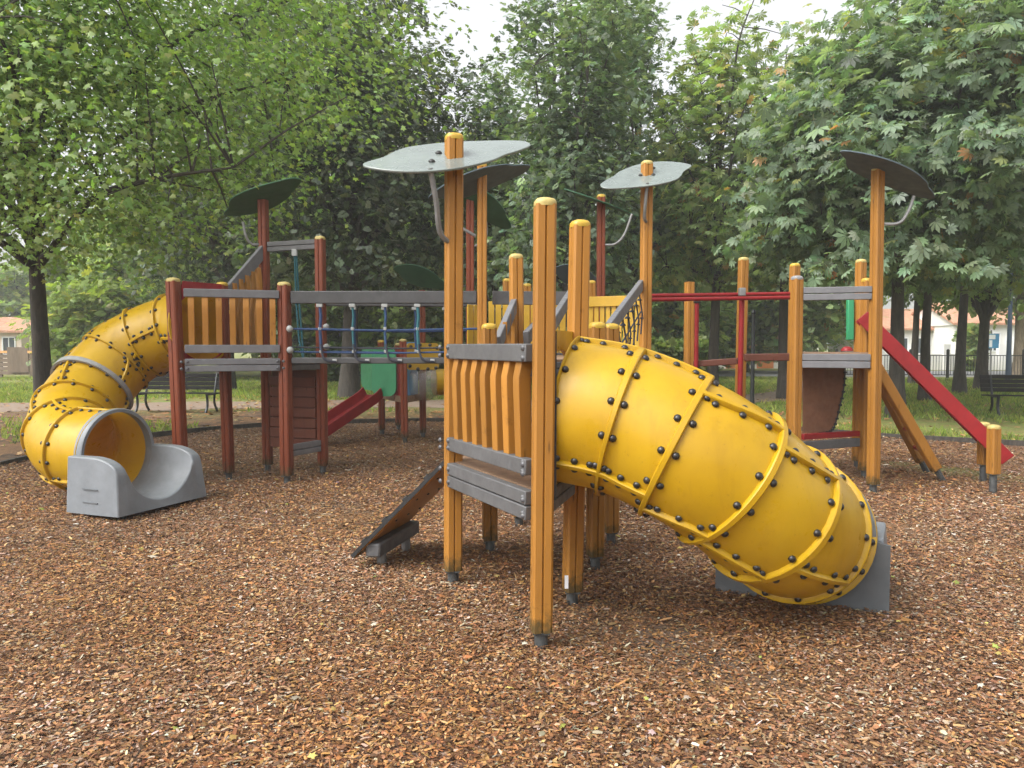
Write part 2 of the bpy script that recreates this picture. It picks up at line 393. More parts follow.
tag(mb.build('wood_chip_ground', M['mulch']), kind='structure')
mb = MB()
for a, b_ in zip(edge[:-1], edge[1:]): mb.bar(a + V((0, 0.03, 0.02)), b_ + V((0, 0.03, 0.02)), 0.06, 0.12)
tag(mb.build('edging_kerb', M['bark']), kind='structure')
pc = catmull([(-40, 17.5, 0), (-14, 19.5, 0), (-5, 20.6, 0), (3, 21.2, 0), (8, 23.5, 0), (11, 29, 0), (13, 37, 0)], 8)
mb = MB(); vs = []
for i, p in enumerate(pc):
    t = (pc[min(i + 1, len(pc) - 1)] - pc[max(i - 1, 0)]).normalized(); s_ = V((-t.y, t.x, 0)); w = 1.3 + 0.25 * math.sin(i * 1.7)
    vs += [p + s_ * w + V((0, 0, -0.012)), p - s_ * (w + 0.2 * math.sin(i * 2.3)) + V((0, 0, -0.012))]
mb.add(vs, [(2 * i, 2 * i + 1, 2 * i + 3, 2 * i + 2) for i in range(len(pc) - 1)])
tag(mb.build('path', M['path'], smooth=False), kind='structure')
mb = MB(); mb.add([(6, 39, -0.012), (90, 36, -0.012), (90, 47, -0.012), (6, 47.5, -0.012)], [(0, 1, 2, 3)])
tag(mb.build('street', M['street'], smooth=False), kind='structure')

# ------------------------------------------------------------------ scatter: one mesh out of many copies of a template
def scatter(name, tv, tf, pos, rot, scale, tint, mat, parent=None, smooth=False):
    tv = np.asarray(tv, dtype=np.float64); tf = np.asarray(tf); N = len(pos); k = len(tv); fk = tf.shape[1]
    sc = np.asarray(scale); sc = sc[:, None] if sc.ndim == 1 else sc
    v = np.einsum('nij,nkj->nki', rot, tv[None] * sc[:, None, :]) + pos[:, None, :]
    if parent is not None: v = v - np.array(root_of(parent).location)[None, None, :]
    v = v.reshape(-1, 3).astype(np.float32)
    fi = (tf[None] + (np.arange(N) * k)[:, None, None]).reshape(-1).astype(np.int32); nf = N * len(tf)
    me = bpy.data.meshes.new(name); me.vertices.add(len(v)); me.vertices.foreach_set('co', v.ravel())
    me.loops.add(len(fi)); me.loops.foreach_set('vertex_index', fi); me.polygons.add(nf)
    me.polygons.foreach_set('loop_start', (np.arange(nf) * fk).astype(np.int32)); me.update(calc_edges=True)
    at = me.attributes.new('tint', 'FLOAT_COLOR', 'POINT')
    c = np.ones((N, k, 4), dtype=np.float32); c[:, :, :3] = tint[:, None, :]; at.data.foreach_set('color', c.ravel())
    me.materials.append(mat); me.validate()
    o = bpy.data.objects.new(name, me); COL.objects.link(o)
    if parent is not None: o.parent = parent
    return o
def rot_from(x, z):                  # frames with local x and (roughly) local z
    x = x / np.linalg.norm(x, axis=1, keepdims=True); y = np.cross(z, x); y /= np.linalg.norm(y, axis=1, keepdims=True) + 1e-9
    z2 = np.cross(x, y); return np.stack([x, y, z2], axis=2)
def palette(rg, cols, n, jitter=0.18):
    cols = np.array(cols); w = cols[:, 3] / cols[:, 3].sum(); idx = rg.choice(len(cols), n, p=w)
    c = cols[idx, :3] * (1 + jitter * rg.standard_normal((n, 1))) * (1 + 0.06 * rg.standard_normal((n, 3)))
    return np.clip(c, 0.004, 0.9)

# wood chips: far too many to count
rg = np.random.default_rng(11)
xs, ys = [], []
d = np.linspace(1.9, 15.5, 400); dens = np.where(d < 4, 6200.0, 6200.0 * (4 / d) ** 1.55); wgt = dens * (1.48 * d + 1.2); tot = int(np.sum(wgt) * (d[1] - d[0]))
yy = np.interp(rg.random(tot), np.cumsum(wgt) / wgt.sum(), d); xx = (rg.random(tot) * 2 - 1) * (0.74 * yy + 0.6)
keep = yy < np.interp(xx, ex, ey) - 0.02; xx, yy = xx[keep], yy[keep]; N = len(xx)
yaw = rg.random(N) * 2 * np.pi; tilt = rg.normal(0, 0.19, N); roll = rg.normal(0, 0.26, N)
X = np.stack([np.cos(yaw) * np.cos(tilt), np.sin(yaw) * np.cos(tilt), np.sin(tilt)], 1)
Z = np.stack([np.sin(yaw) * np.sin(roll), -np.cos(yaw) * np.sin(roll), np.cos(roll)], 1)
big = (1 + 0.07 * np.maximum(0, yy - 4)); L = rg.lognormal(math.log(0.0195), 0.42, N) * big; W = rg.lognormal(math.log(0.0088), 0.36, N) * big
pos = np.stack([xx, yy, np_hz(xx, yy) + 0.004 + rg.random(N) ** 1.5 * 0.015], 1)
# patchy mix: russet bark, tan splinters, greyed pieces
pn = 0.5 + 0.5 * np.sin(xx * 1.9 + 1.2 * np.sin(yy * 1.3)) * np.sin(yy * 1.6 + 0.8 * np.sin(xx * 2.2))
cA = palette(rg, [(0.20, 0.085, 0.035, 4), (0.30, 0.15, 0.06, 3), (0.13, 0.058, 0.030, 3), (0.33, 0.20, 0.10, 2), (0.075, 0.036, 0.020, 1.2), (0.30, 0.23, 0.17, 0.5)], N, 0.25)
cB = palette(rg, [(0.23, 0.112, 0.058, 4), (0.29, 0.165, 0.095, 3), (0.16, 0.078, 0.044, 3), (0.33, 0.245, 0.19, 1.8), (0.08, 0.042, 0.026, 1.4), (0.40, 0.35, 0.31, 0.7)], N, 0.25)
tint = np.where((rg.random(N) < pn)[:, None], cA, cB)
tint = tint * (1 + .17 * np.sin(xx * .8 + 2 * np.sin(yy * .6)) * np.sin(yy * .95 + 1.3 * np.sin(xx * .7)) + .08 * np.sin(xx * 3.1 + yy * 2.3) * np.sin(yy * 3.7 - xx))[:, None] * np.array([.97, 1.0, .90])
o = scatter('wood_chips', [(-.5, -.35, 0), (0, -.5, .12), (.5, -.25, 0), (.5, .3, .03), (0, .5, .14), (-.5, .4, 0)], [(0, 1, 4, 5), (1, 2, 3, 4)],
            pos, rot_from(X, Z), np.stack([L, W, W], 1), tint, M['chip'])
tag(o, 'loose reddish brown bark and wood chips covering the playground', 'wood chips', kind='stuff')

# fallen leaves on chips, soil and grass
MAPLE = []
for i, (a, r) in enumerate([(0, 1), (24, .55), (46, .86), (70, .45), (100, .62), (135, .34), (180, .12), (225, .34), (260, .62), (290, .45), (314, .86), (336, .55)]):
    MAPLE.append((0.42 + 0.58 * r * math.cos(math.radians(a)), 0.58 * r * math.sin(math.radians(a)), -0.10 * r * r))
MAPLE_V = [(0.40, 0, 0.05)] + MAPLE; MAPLE_F = [(0, i + 1, (i + 1) % 12 + 1) for i in range(12)]
n1, n2 = 900, 12000
xx = np.concatenate([(rg.random(n1) * 2 - 1) * 7, rg.normal(0, 9, n2)]); yy = np.concatenate([2.2 + rg.random(n1) * 9, 11.0 + rg.random(n2) ** 1.2 * 16])
ok = np.concatenate([np.ones(n1, bool), yy[n1:] > np.interp(xx[n1:], ex, ey) + 0.1]); ok[n1:] &= rg.random(n2) < (0.35 + 0.65 * (np.sin(xx[n1:] * .9) * np.sin(yy[n1:] * .7) > -.2))
xx, yy = xx[ok], yy[ok]; N = len(xx); yaw = rg.random(N) * 6.283; tl = rg.normal(0, .18, N)
X = np.stack([np.cos(yaw), np.sin(yaw), tl], 1); Z = np.stack([rg.normal(0, .2, N), rg.normal(0, .2, N), np.ones(N)], 1)
far = np.arange(N) >= int(ok[:n1].sum())
tint = np.where(far[:, None], palette(rg, [(0.26, 0.13, 0.05, 4), (0.36, 0.19, 0.08, 3), (0.16, 0.07, 0.03, 2), (0.42, 0.30, 0.13, 1.2)], N),
                palette(rg, [(0.36, 0.18, 0.06, 3), (0.40, 0.30, 0.09, 2), (0.24, 0.10, 0.04, 3), (0.34, 0.29, 0.23, 1.2), (0.26, 0.30, 0.07, .8), (0.40, 0.36, 0.30, 1)], N))
sz = np.where(far, 0.12, 0.045) * rg.lognormal(0, .25, N)
o = scatter('fallen_leaves', MAPLE_V, MAPLE_F, np.stack([xx, yy, np.where(far, 0.0, np_hz(xx, yy) + 0.026)], 1), rot_from(X, Z), sz, tint, M['dryleaf'])
tag(o, 'scattered dry yellow and brown leaves lying on the ground', 'fallen leaves', kind='stuff')

# grass tufts behind the edging
n = 170000
xx = rg.uniform(-24, 24, n); yy = 11.5 + rg.random(n) ** 1.35 * 26
gn = np.sin(xx * 0.55 + 1.0 * np.sin(yy * 0.4)) * np.sin(yy * 0.5 + 0.7) + np.clip((yy - 19) / 5, -0.3, 1.0) + np.clip((xx - 4) / 4, 0, 1.1)
pxs = np.array([p.x for p in pc]); pys = np.array([p.y for p in pc])
ok = (gn > rg.random(n) * 0.9) & (yy > np.interp(xx, ex, ey) + 0.2) & (np.abs(yy - np.interp(xx, pxs, pys)) > 1.6) & ~((xx > 6) & (yy > 38.5))
xx, yy = xx[ok], yy[ok]; N = len(xx); yaw = rg.random(N) * 6.283
X = np.stack([np.cos(yaw) * .5, np.sin(yaw) * .5, np.ones(N)], 1); Z = np.stack([-np.sin(yaw), np.cos(yaw), np.zeros(N)], 1)
o = scatter('grass', [(0, -.18, 0), (0, .18, 0), (1, 0.05, 0.12), (0, -.5, 0), (0.0, -.25, 0), (.8, -.5, -.1)], [(0, 1, 2), (3, 4, 5)], np.stack([xx, yy, np.full(N, -.02)], 1), rot_from(X, Z),
            rg.lognormal(math.log(.085), .3, N), palette(rg, [(0.20, 0.27, 0.055, 4), (0.27, 0.32, 0.08, 3), (0.32, 0.30, 0.10, 1.5), (0.10, 0.15, 0.03, 2)], N), M['leaf'])
tag(o, 'short uneven park grass growing beyond the chip bed', 'grass', kind='stuff')

# ------------------------------------------------------------------ play equipment: shared pieces
def post(root, base, top, mat, cap=None, w=0.105, yaw=0.0, foot=0.085, name='post'):
    base = V(base); top = V(top); base.z = hz(base.x, base.y)
    a = w / 2; c = 0.012; gr = 0.007; dp = 0.012
    side = [(-a + c, -a), (-gr, -a), (0, -a + dp), (gr, -a), (a - c, -a)]
    sec = []
    for k in range(4):
        ca, sa = math.cos(k * math.pi / 2 + yaw), math.sin(k * math.pi / 2 + yaw)
        sec += [(x * ca - y * sa, x * sa + y * ca) for x, y in side]
    ax = (top - base); p0 = base + ax * (foot / ax.length) if foot else base - V((0, 0, .15))
    mb = MB(); mb.loft([[p0 + V((x, y, 0)) for x, y in sec], [top + V((x, y, 0)) for x, y in sec]])
    po = mb.build(name, mat, root, ang=20)
    if cap:
        cb = MB(); rings = []
        for s_, z in ((1.03, -0.010), (1.06, 0.004), (1.03, 0.015), (0.85, 0.027), (0.45, 0.034)):
            rg_ = []
            for j in range(16):
                t = 2 * math.pi * j / 16 + yaw + math.pi / 16; q = t - yaw
                rr = (abs(math.cos(q)) ** 4 + abs(math.sin(q)) ** 4) ** -0.25
                rg_.append(top + V((a * s_ * rr * math.cos(t), a * s_ * rr * math.sin(t), z + 0.001)))
            rings.append(rg_)
        cb.loft(rings); cb.build('post_cap', cap, po, ang=60)
    if foot:
        fb = MB(); fb.tube([base - V((0, 0, .12)), p0 - V((0, 0, 0.001))], 0.036, 10)
        fb.box(p0 - V((0, 0, 0.006)), (w * .86, w * .86, 0.010)); fb.build('post_foot', M['foot'], po)
    return po
def px_post(root, bx, by, tx, ty, mat, cap=None, **k):
    b = G(bx, by); return post(root, b, AT(tx, ty, b.y), mat, cap, **k), b
def beam(root, P, Q, z0, z1, mat, planks=2, thick=0.055, name='floor_beam', inset=0.058, bolts=None, out=None):
    P = V(P); Q = V(Q); d = (Q - P); d.z = 0; d.normalize(); mb = MB(); h = (z1 - z0) / planks
    o_ = V(out) if out is not None else V((0, 0, 0))
    for k in range(planks):
        a = P + d * inset + o_; b_ = Q - d * inset + o_; zc = z0 + h * (k + .5); a.z = zc; b_.z = zc
        mb.bar(a, b_, thick, h - 0.006)
    if bolts is not None:
        mb.mi = 1; nrm = V(bolts).normalized()
        for e, sg in ((P, 1), (Q, -1)):
            for zz in (z0 + (z1 - z0) * .24, z0 + (z1 - z0) * .76):
                for off in (0.025, 0.085):
                    c = e + o_ + d * sg * off + nrm * (thick / 2 + (0.03 if off < .05 else 0.0)); c.z = zz; mb.dome(c, 0.017, nrm)
        mb.mi = 0
    return mb.build(name, [mat, M['gbolt']], root, bevel=0.006)
def balusters(root, P, Q, z0, z1, n, mat, out, w=0.06, t=0.045, bulge=0.06, z1b=None, skip=0.10):
    P = V(P); Q = V(Q); d = (Q - P); d.z = 0; Ln = d.length; d.normalize(); out = V(out).normalized()
    for i in range(n):
        s_ = skip + (Ln - 2 * skip) * (i + .5) / n; c = P + d * s_; zt = z1 if z1b is None else z1 + (z1b - z1) * s_ / Ln
        rings = []
        for fz, fo in ((0, 0.01), (0.45, 0.02), (0.72, bulge), (0.80, bulge), (1.0, 0.0)):
            o_ = c + out * fo; z = z0 + (zt - z0) * fz
            rings.append([V((o_ + d * (w / 2 * a) + out * (t / 2 * b)).to_tuple()[:2] + (z,)) for a, b in ((-1, -1), (1, -1), (1, 1), (-1, 1))])
        MB().loft(rings).build('baluster', mat, root, bevel=0.004)
LEAF = [(-.53, -.16), (-.42, -.02), (-.36, .10), (-.27, .20), (-.05, .29), (.22, .33), (.46, .33), (.53, .24), (.45, .12), (.36, .03), (.27, -.09), (.06, -.24), (-.18, -.30), (-.40, -.26)]
def roof_leaf(root, c, length, yaw, s1, s2, mat, hole=None, bracket=None, flip=False, bmat=None, screws=True):
    e1 = V((math.cos(yaw), math.sin(yaw), s1)).normalized(); e2 = V((-math.sin(yaw), math.cos(yaw), s2)); e2 = (e2 - e1 * e2.dot(e1)).normalized(); nn = e1.cross(e2)
    c = V(c); out = closed_catmull([(x, (-y if flip else y), 0) for x, y in LEAF], 5); mb = MB()
    mb.prism([c + e1 * (p.x * length) + e2 * (p.y * length) - nn * .008 for p in out], nn * .016)
    mb.mi = 1
    if screws:
        for x, y in ((-.10, -.12), (.07, .05), (-.07, .05)): mb.dome(c + e1 * x * length + e2 * y * length + nn * .008, .022, nn)
    r = mb.build('roof_panel', [mat, M['black']], root, bevel=0.004, ang=30)
    if bracket:
        b = MB(); b.tube(catmull(bracket, 5), 0.017, 8); b.build('bracket', bmat or M['steel'], r)
    return r
def deck(root, pts, z, mat, t=0.04):
    MB().prism([V((p[0], p[1], z - t)) for p in pts], V((0, 0, t))).build('deck', mat, root)

def hole_panel(root, P, Q, z0, z1, cz, R, mat, nrm, t=0.02, name='panel'):
    P = V(P); Q = V(Q); d = (Q - P); d.z = 0; Ln = d.length; d.normalize(); mid = (P + Q) / 2; nrm = V(nrm).normalized(); n = 64; A = []; B = []
    for i in range(n):
        a = 2 * math.pi * i / n; ca, sa = math.cos(a), math.sin(a); hx = Ln / 2
        k = 1e9
        if abs(ca) > 1e-6: k = min(k, hx / abs(ca))
        if sa > 1e-6: k = min(k, (z1 - cz) / sa)
        if sa < -1e-6: k = min(k, (cz - z0) / -sa)
        k = max(k, R + .004)
        A.append(V((*(mid + d * (ca * R)).to_tuple()[:2], cz + sa * R))); B.append(V((*(mid + d * (ca * k)).to_tuple()[:2], cz + sa * k)))
    mb = MB(); h = nrm * (t / 2)
    mb.loft([[p - h for p in A], [p + h for p in A], [p + h for p in B], [p - h for p in B]], closed_path=True)
    return mb.build(name, mat, root, ang=30)

def tube_slide(root, ctrl, R, nseg, seams, ring_bolts=16, n=44, clamp=None):
    pts = catmull(ctrl, 24); s = [0.0]
    for a, b in zip(pts[:-1], pts[1:]): s.append(s[-1] + (b - a).length)
    tot = s[-1]; sa = np.array(s); PA = np.array([p.to_tuple() for p in pts])
    def at(t):
        t = min(max(t, 0), tot); return V([float(np.interp(t, sa, PA[:, k])) for k in range(3)])
    def frame(t):
        T = (at(min(t + .03, tot)) - at(max(t - .03, 0))).normalized(); s_ = T.cross(UP).normalized(); return T, s_, s_.cross(T).normalized()
    def ring(t, r, ph0=0.0):
        c = at(t); T, a, b = frame(t); return [c + (a * math.cos(x) + b * math.sin(x)) * r for x in [ph0 + 2 * math.pi * j / n for j in range(n)]]
    for k in range(nseg):
        t0, t1 = tot * k / nseg, tot * (k + 1) / nseg; mb = MB(); m = 7
        mb.loft([ring(t0 + (t1 - t0) * i / m, R) for i in range(m + 1)], caps=False)
        # raised flange at the start of every section (and at the end of the last)
        ends = [t0] + ([t1] if k == nseg - 1 else [])
        for te in ends:
            lo, hi = max(te - .016, 0), min(te + .016, tot)
            mb.loft([ring(lo, R - .003), ring(lo + .002, R + .022), ring(lo + .006, R + .028), ring(hi - .006, R + .028), ring(hi - .002, R + .022), ring(hi, R - .003)], caps=False)
        ribs = seams[k % len(seams)]
        for ph in ribs:
            ph = math.radians(ph); hw = .015 / R; rr = []
            for i in range(m + 1):
                t = t0 + (t1 - t0) * i / m; c = at(t); T, a, b = frame(t)
                P_ = lambda an, r: c + (a * math.cos(an) + b * math.sin(an)) * r
                rr.append([P_(ph - hw * 1.1, R - .003), P_(ph - hw, R + .022), P_(ph - hw * .7, R + .028), P_(ph + hw * .7, R + .028), P_(ph + hw, R + .022), P_(ph + hw * 1.1, R - .003)])
            mb.loft(rr)
        mb.mi = 1
        for te in ends:
            for j in range(ring_bolts):
                an = 2 * math.pi * (j + .5) / ring_bolts + k * .13
                for off in (-.030, .030):
                    t = te + off
                    if t < 0.01 or t > tot - .005: continue
                    c = at(t); T, a, b = frame(t); nr = a * math.cos(an) + b * math.sin(an)
                    mb.dome(c + nr * (R + .004), .0205, (nr + T * (off * 10)).normalized(), 8, 3, 0.8)
        for ph in ribs:
            ph = math.radians(ph); q = 3
            for i in range(q):
                t = t0 + (t1 - t0) * (i + .7) / (q + .4); c = at(t); T, a, b = frame(t)
                for sg in (-1, 1):
                    an = ph + sg * .030 / R; nr = a * math.cos(an) + b * math.sin(an); mb.dome(c + nr * (R + .004), .0205, nr, 8, 3, 0.8)
        mb.build('tube_section', [M['yellow'], M['bolt']], root, ang=35)
        if clamp == k:
            cb = MB(); cb.loft([ring(t1 - .035, R + .02), ring(t1 - .035, R + .045), ring(t1 + .035, R + .045), ring(t1 + .035, R + .02)], closed_path=True, caps=False)
            cb.build('clamp_band', M['cap_g'], root)
    return at, frame, tot

def chute(root, O, f, wid=1.0, L=0.66, H=0.55, R=0.395, mat=None, low=0.12, hend=0.40, badge=True):
    f = V((f[0], f[1], 0)).normalized(); s_ = V((-f.y, f.x, 0)); O = V(O); nu, nv = 26, 48; mb = MB(); g_ = []
    def h(u):
        q = max(0, (u / L - .45) / .55); return H - (H - hend) * (1 - math.sqrt(max(0, 1 - q * q)))
    for i in range(nu + 1):
        u = L * i / nu
        for j in range(nv + 1):
            v = -wid / 2 + wid * j / nv; r = abs(v)
            t = low + .02 * (1 - u / L) + R - math.sqrt(R * R - v * v) if r < R else 9
            z = min(t, h(u))
            fl = .05 * (1 - z / H) if r > wid / 2 - 1e-6 else 0
            g_.append(O + f * u + s_ * v + V((0, 0, z)))
    idx = lambda i, j: i * (nv + 1) + j
    fs = [(idx(i, j), idx(i + 1, j), idx(i + 1, j + 1), idx(i, j + 1)) for i in range(nu) for j in range(nv)]
    b = len(g_)
    # skirts, slightly flared outwards at the bottom
    per = [(i, 0) for i in range(nu + 1)] + [(nu, j) for j in range(1, nv + 1)] + [(i, nv) for i in range(nu - 1, -1, -1)] + [(0, j) for j in range(nv - 1, 0, -1)]
    for i, j in per:
        p = g_[idx(i, j)].copy(); fr = p.z / H
        if j == 0: p -= s_ * .03 * fr
        if j == nv: p += s_ * .05 * fr
        if i == nu: p += f * .03
        p.z = .045; g_.append(p)
    m = len(per)
    fs += [(idx(*per[k]), b + k, b + (k + 1) % m, idx(*per[(k + 1) % m])) for k in range(m)]
    mb.add(g_, fs)
    o = mb.build('exit_chute', mat or M['grey_plastic'], root, ang=50, bevel=0.012)
    if badge:                            # moulded blank rectangle on the side
        c = O + f * .30 - s_ * (wid / 2 + .027); z = .15; bb = MB()
        for p, q in (((-.09, 0), (.09, 0)), ((-.09, .12), (.09, .12)), ((-.09, 0), (-.09, .12)), ((.09, 0), (.09, .12))):
            bb.bar(c + f * p[0] + V((0, 0, z + p[1])), c + f * q[0] + V((0, 0, z + q[1])), .008, .006)
        bb.build('moulded_frame', M['dgrey_plastic'], o)
    for u, v in ((.08, -.4), (L - .08, -.38), (.08, .4), (L - .08, .4)): MB().tube([O + f * u + s_ * v + V((0, 0, -.05)), O + f * u + s_ * v + V((0, 0, .1))], .035, 8).build('ground_anchor', M['foot'], o)
    return o
def exit_ring(root, c, f, R, mat):
    f = V((f[0], f[1], 0)).normalized(); s_ = V((-f.y, f.x, 0)); c = V(c); n = 44; mb = MB()
    rg_ = lambda u, r: [c + f * u + (s_ * math.cos(a) + UP * math.sin(a)) * r for a in [2 * math.pi * j / n for j in range(n)]]
    mb.loft([rg_(-.05, R - .006), rg_(-.05, R + .022), rg_(.03, R + .026), rg_(.042, R + .018), rg_(.04, R - .012)], closed_path=True, caps=False)
    return mb.build('exit_ring', mat, root, ang=50)

# ------------------------------------------------------------------ near tower (orange)
near = thing('play_tower', 'low orange wooden play tower nearest the camera, holding the big yellow tube', 'play tower', G(500, 580))
pA, A = px_post(near, 453, 582, 454, 139, M['orange'], M['cap_y'], yaw=.30)
pB, B = px_post(near, 541, 645, 545, 205, M['orange'], M['cap_c'], yaw=.12)
pC, C = px_post(near, 572, 600, 580, 226, M['orange'], M['cap_y'], yaw=.28)
pD, D = px_post(near, 490, 550, 489, 328, M['orange'], M['cap_y'], yaw=.2)
mb = MB(); q = AT(566.5, 582, C.y - .06); mb.box(q, (.022, .004, .08)); mb.build('post_label', M['sign_white'], pC)
pE, E = px_post(near, 595, 568, 597, 327, M['orange'], M['cap_y'], yaw=.28)
pF, Fp = px_post(near, 611, 545, 611, 328, M['orange'], M['cap_y'], yaw=.28)
nAB = V((-(B - A).y, (B - A).x, 0)) * -1; nAB.normalize()
if nAB.x > 0: nAB = -nAB
outAB = nAB * 0.0
beam(near, A, B, .64, .80, M['beam'], 2, bolts=nAB, out=nAB * .035)
beam(near, A, B, .875, .965, M['beam'], 1, name='lower_rail', bolts=nAB, out=nAB * .035)
beam(near, A, B, 1.46, 1.56, M['beam'], 1, name='top_rail', bolts=nAB, out=nAB * .035)
balusters(near, A, B, .90, 1.50, 7, M['orange_h'], nAB, w=.068, t=.07, bulge=.026)
for P, Q in ((B, C), (C, E), (E, Fp), (Fp, D), (D, A)): beam(near, P, Q, .66, .79, M['beam'], 2, inset=.05)
deck(near, [A, B, C, E, Fp, D], .80, M['deckwood'])
nBC = V(((C - B).y, -(C - B).x, 0)).normalized()
TZ = 1.185; TR = 0.395
hole_panel(near, B + (C - B) * .06, C - (C - B) * .02, .76, 1.63, TZ, .34, M['yellow'], nBC, name='slide_entry_panel')
mb = MB(); e = B + (C - B).normalized() * .02 + nBC * .062; mb.box(e + V((0, 0, 1.19)), (.022, .03, .86)); mb.build('panel_edge_strip', M['black'], near)
lc = AT(449, 157, A.y); lc = V((lc.x, lc.y, lc.z))
roof_leaf(near, lc, .99, 0.0, .0, .60, M['leaf_top'], bracket=[lc + V((-.10, -.22, -.12)), AT(436, 200, A.y - .17), AT(440, 232, A.y - .10), AT(451, 244, A.y - .03)])

# climbing ramp on the left of the near tower
ramp_ = thing('climbing_ramp', 'sloping orange climbing board with dark edges and a grey foot beam', 'climbing ramp', G(390, 548))
dAD = (D - A).normalized(); oAD = V((-dAD.y, dAD.x, 0))
if oAD.x > 0: oAD = -oAD
t0 = A + dAD * .08 + oAD * .05; t1 = D - dAD * .04 + oAD * .05
for p in (t0, t1): p.z = .78
b0 = t0 + oAD * .70 + V((0, 0, -.70)); b1 = t1 + oAD * .70 + V((0, 0, -.70))
nr = (b0 - t0).cross(t1 - t0).normalized(); nr = nr if nr.z > 0 else -nr
MB().prism([t0, t1, b1, b0], nr * .03).build('climbing_board', M['orange_h'], ramp_, bevel=.003)
mb = MB(); mb.bar(t0 - dAD * .006 + nr * .02, b0 - dAD * .006 + nr * .02, .016, .026, up=nr); mb.build('edge_strip', M['black'], ramp_)
mb = MB(); mb.bar(t1 + dAD * .006 + nr * .02, b1 + dAD * .006 + nr * .02, .016, .026, up=nr); mb.build('edge_strip', M['black'], ramp_)
for i in range(4):
    q = t0 + (b0 - t0) * (.2 + .22 * i); q2 = t1 + (b1 - t1) * (.2 + .22 * i)
    MB().bar(q + nr * .040, q2 + nr * .040, .045, .02, up=nr).build('foot_cleat', M['black'], ramp_, bevel=.004)
    for k in (.2, .5, .8): MB().dome(q + (q2 - q) * k - nr * .001, .011, -nr).build('cleat_screw', M['bolt'], ramp_)
a_ = b0 + V((.13, -.02, .06)); b_ = b1 + V((.13, .02, .06))
MB().bar(a_, b_, .11, .10).build('foot_beam', M['beam'], ramp_, bevel=.015)
for k in (.2, .8):
    p = a_ + (b_ - a_) * k; mb = MB(); mb.tube([V((p.x, p.y, -.1)), V((p.x, p.y, p.z - .04))], .034, 8); mb.build('ground_anchor', M['steel'], ramp_)

# near tube slide
ns = thing('tube_slide', 'large yellow tube slide nearest the camera curving down to the right', 'tube slide', G(700, 590))
st = (B + C) / 2 + (C - B).normalized() * .035 + nBC * .03; st.z = TZ
endc = V((1.745, 4.66, .42)); fe = V((.45, .89, 0))
ctrl = [st, st + nBC * .36 + V((0, 0, -.07)), V((1.06, 4.12, .91)), V((1.46, 4.24, .60)), endc]
tube_slide(ns, ctrl, TR, 6, [(92, -36, 212), (92, -36, 212), (55, -52, 180), (38, -62, 178), (78, -40, 200), (60, -75, 170)], ring_bolts=14)
exit_ring(ns, endc, fe, TR, M['grey_plastic'])
chute(ns, (endc.x + .02, endc.y + .04, 0), fe, wid=.90, L=.56, H=.42, mat=M['grey_plastic'], badge=False)
# gray back plate of the chute
sN = V((-fe.y, fe.x, 0)); mb = MB(); ang = [math.pi + math.pi * i / 30 for i in range(31)]
arc = [endc + sN * (.39 * math.cos(a)) + V((0, 0, .39 * math.sin(a))) for a in ang]
poly = [endc + sN * -.49 + V((0, 0, -.02)), endc + sN * -.49 + V((0, 0, -.46)), endc + sN * .50 + V((0, 0, -.46)), endc + sN * .50 + V((0, 0, -.02))]
mb.prism([p - fe * .04 for p in poly[::-1]] + [p - fe * .04 for p in arc], fe * .03); mb.build('chute_back_plate', M['dgrey_plastic'], ns)

# ------------------------------------------------------------------ central tower (orange, higher)
mid = thing('play_tower', 'orange wooden play tower in the middle with yellow board fences behind the near tower', 'play tower', GX(540, 8.6))
pH, Hh = px_post(mid, 482, 482, 482, 166, M['orange'], M['cap_y'], yaw=.1)
pG, Gg = px_post(mid, 519, 528, 516, 258, M['orange'], M['cap_c'], yaw=.2)
pJ, J = px_post(mid, 644, 491, 647, 164, M['orange'], M['cap_c'], yaw=.2)
Ks = []
for px, ty, y in ((507, 281, 10.6), (527, 286, 10.8), (591, 283, 10.2)):
    b = GX(px, y); Ks.append(b); post(mid, b, AT(px, ty, y), M['orange'], M['cap_y'], yaw=.2)
hc = AT(480, 180, 8.8); roof_leaf(mid, hc, 1.14, .0, .48, -.20, M['leaf_slate'], bracket=[hc + V((-.25, 0, -.2)), hc + V((-.3, 0, -.45)), hc + V((-.05, 0, -.62))], screws=False)
jc = AT(646, 174, J.y); roof_leaf(mid, jc, .95, math.pi, -.04, -.74, M['leaf_top'], bracket=[jc + V((-.02, -.2, -.13)), AT(644.5, 215, J.y - .12), AT(646, 222, J.y - .05)])
deck(mid, [Gg, J, Ks[2], Ks[0], Hh], 1.42, M['deckwood'])
for P, Q in ((Gg, J), (J, Ks[2]), (Ks[2], Ks[0]), (Ks[0], Hh), (Hh, Gg)): beam(mid, P, Q, 1.28, 1.40, M['beam'], 2)
def rail(root, p, q, name='handrail', w=.05, h=.11, mat=None): return MB().bar(p, q, w, h).build(name, mat or M['beam_light'], root, bevel=.008)
rail(mid, AT(498, 343, 5.98), AT(516, 301, 6.58))
rail(mid, AT(526, 338, 6.3), AT(545, 318, 7.0))
rail(mid, AT(552, 325, 6.0), AT(573, 291, 7.9))
rail(mid, AT(609, 329, 6.15), AT(641, 285, 8.2))
for k in range(3):
    p = AT(505 + 4.0 * k, 322 - 8 * k, 6.15 + .15 * k); q = V((p.x, p.y, 1.05))
    MB().bar(q, p, .035, .06, up=V((0, 1, 0))).build('baluster', M['orange_h'], mid, bevel=.003)
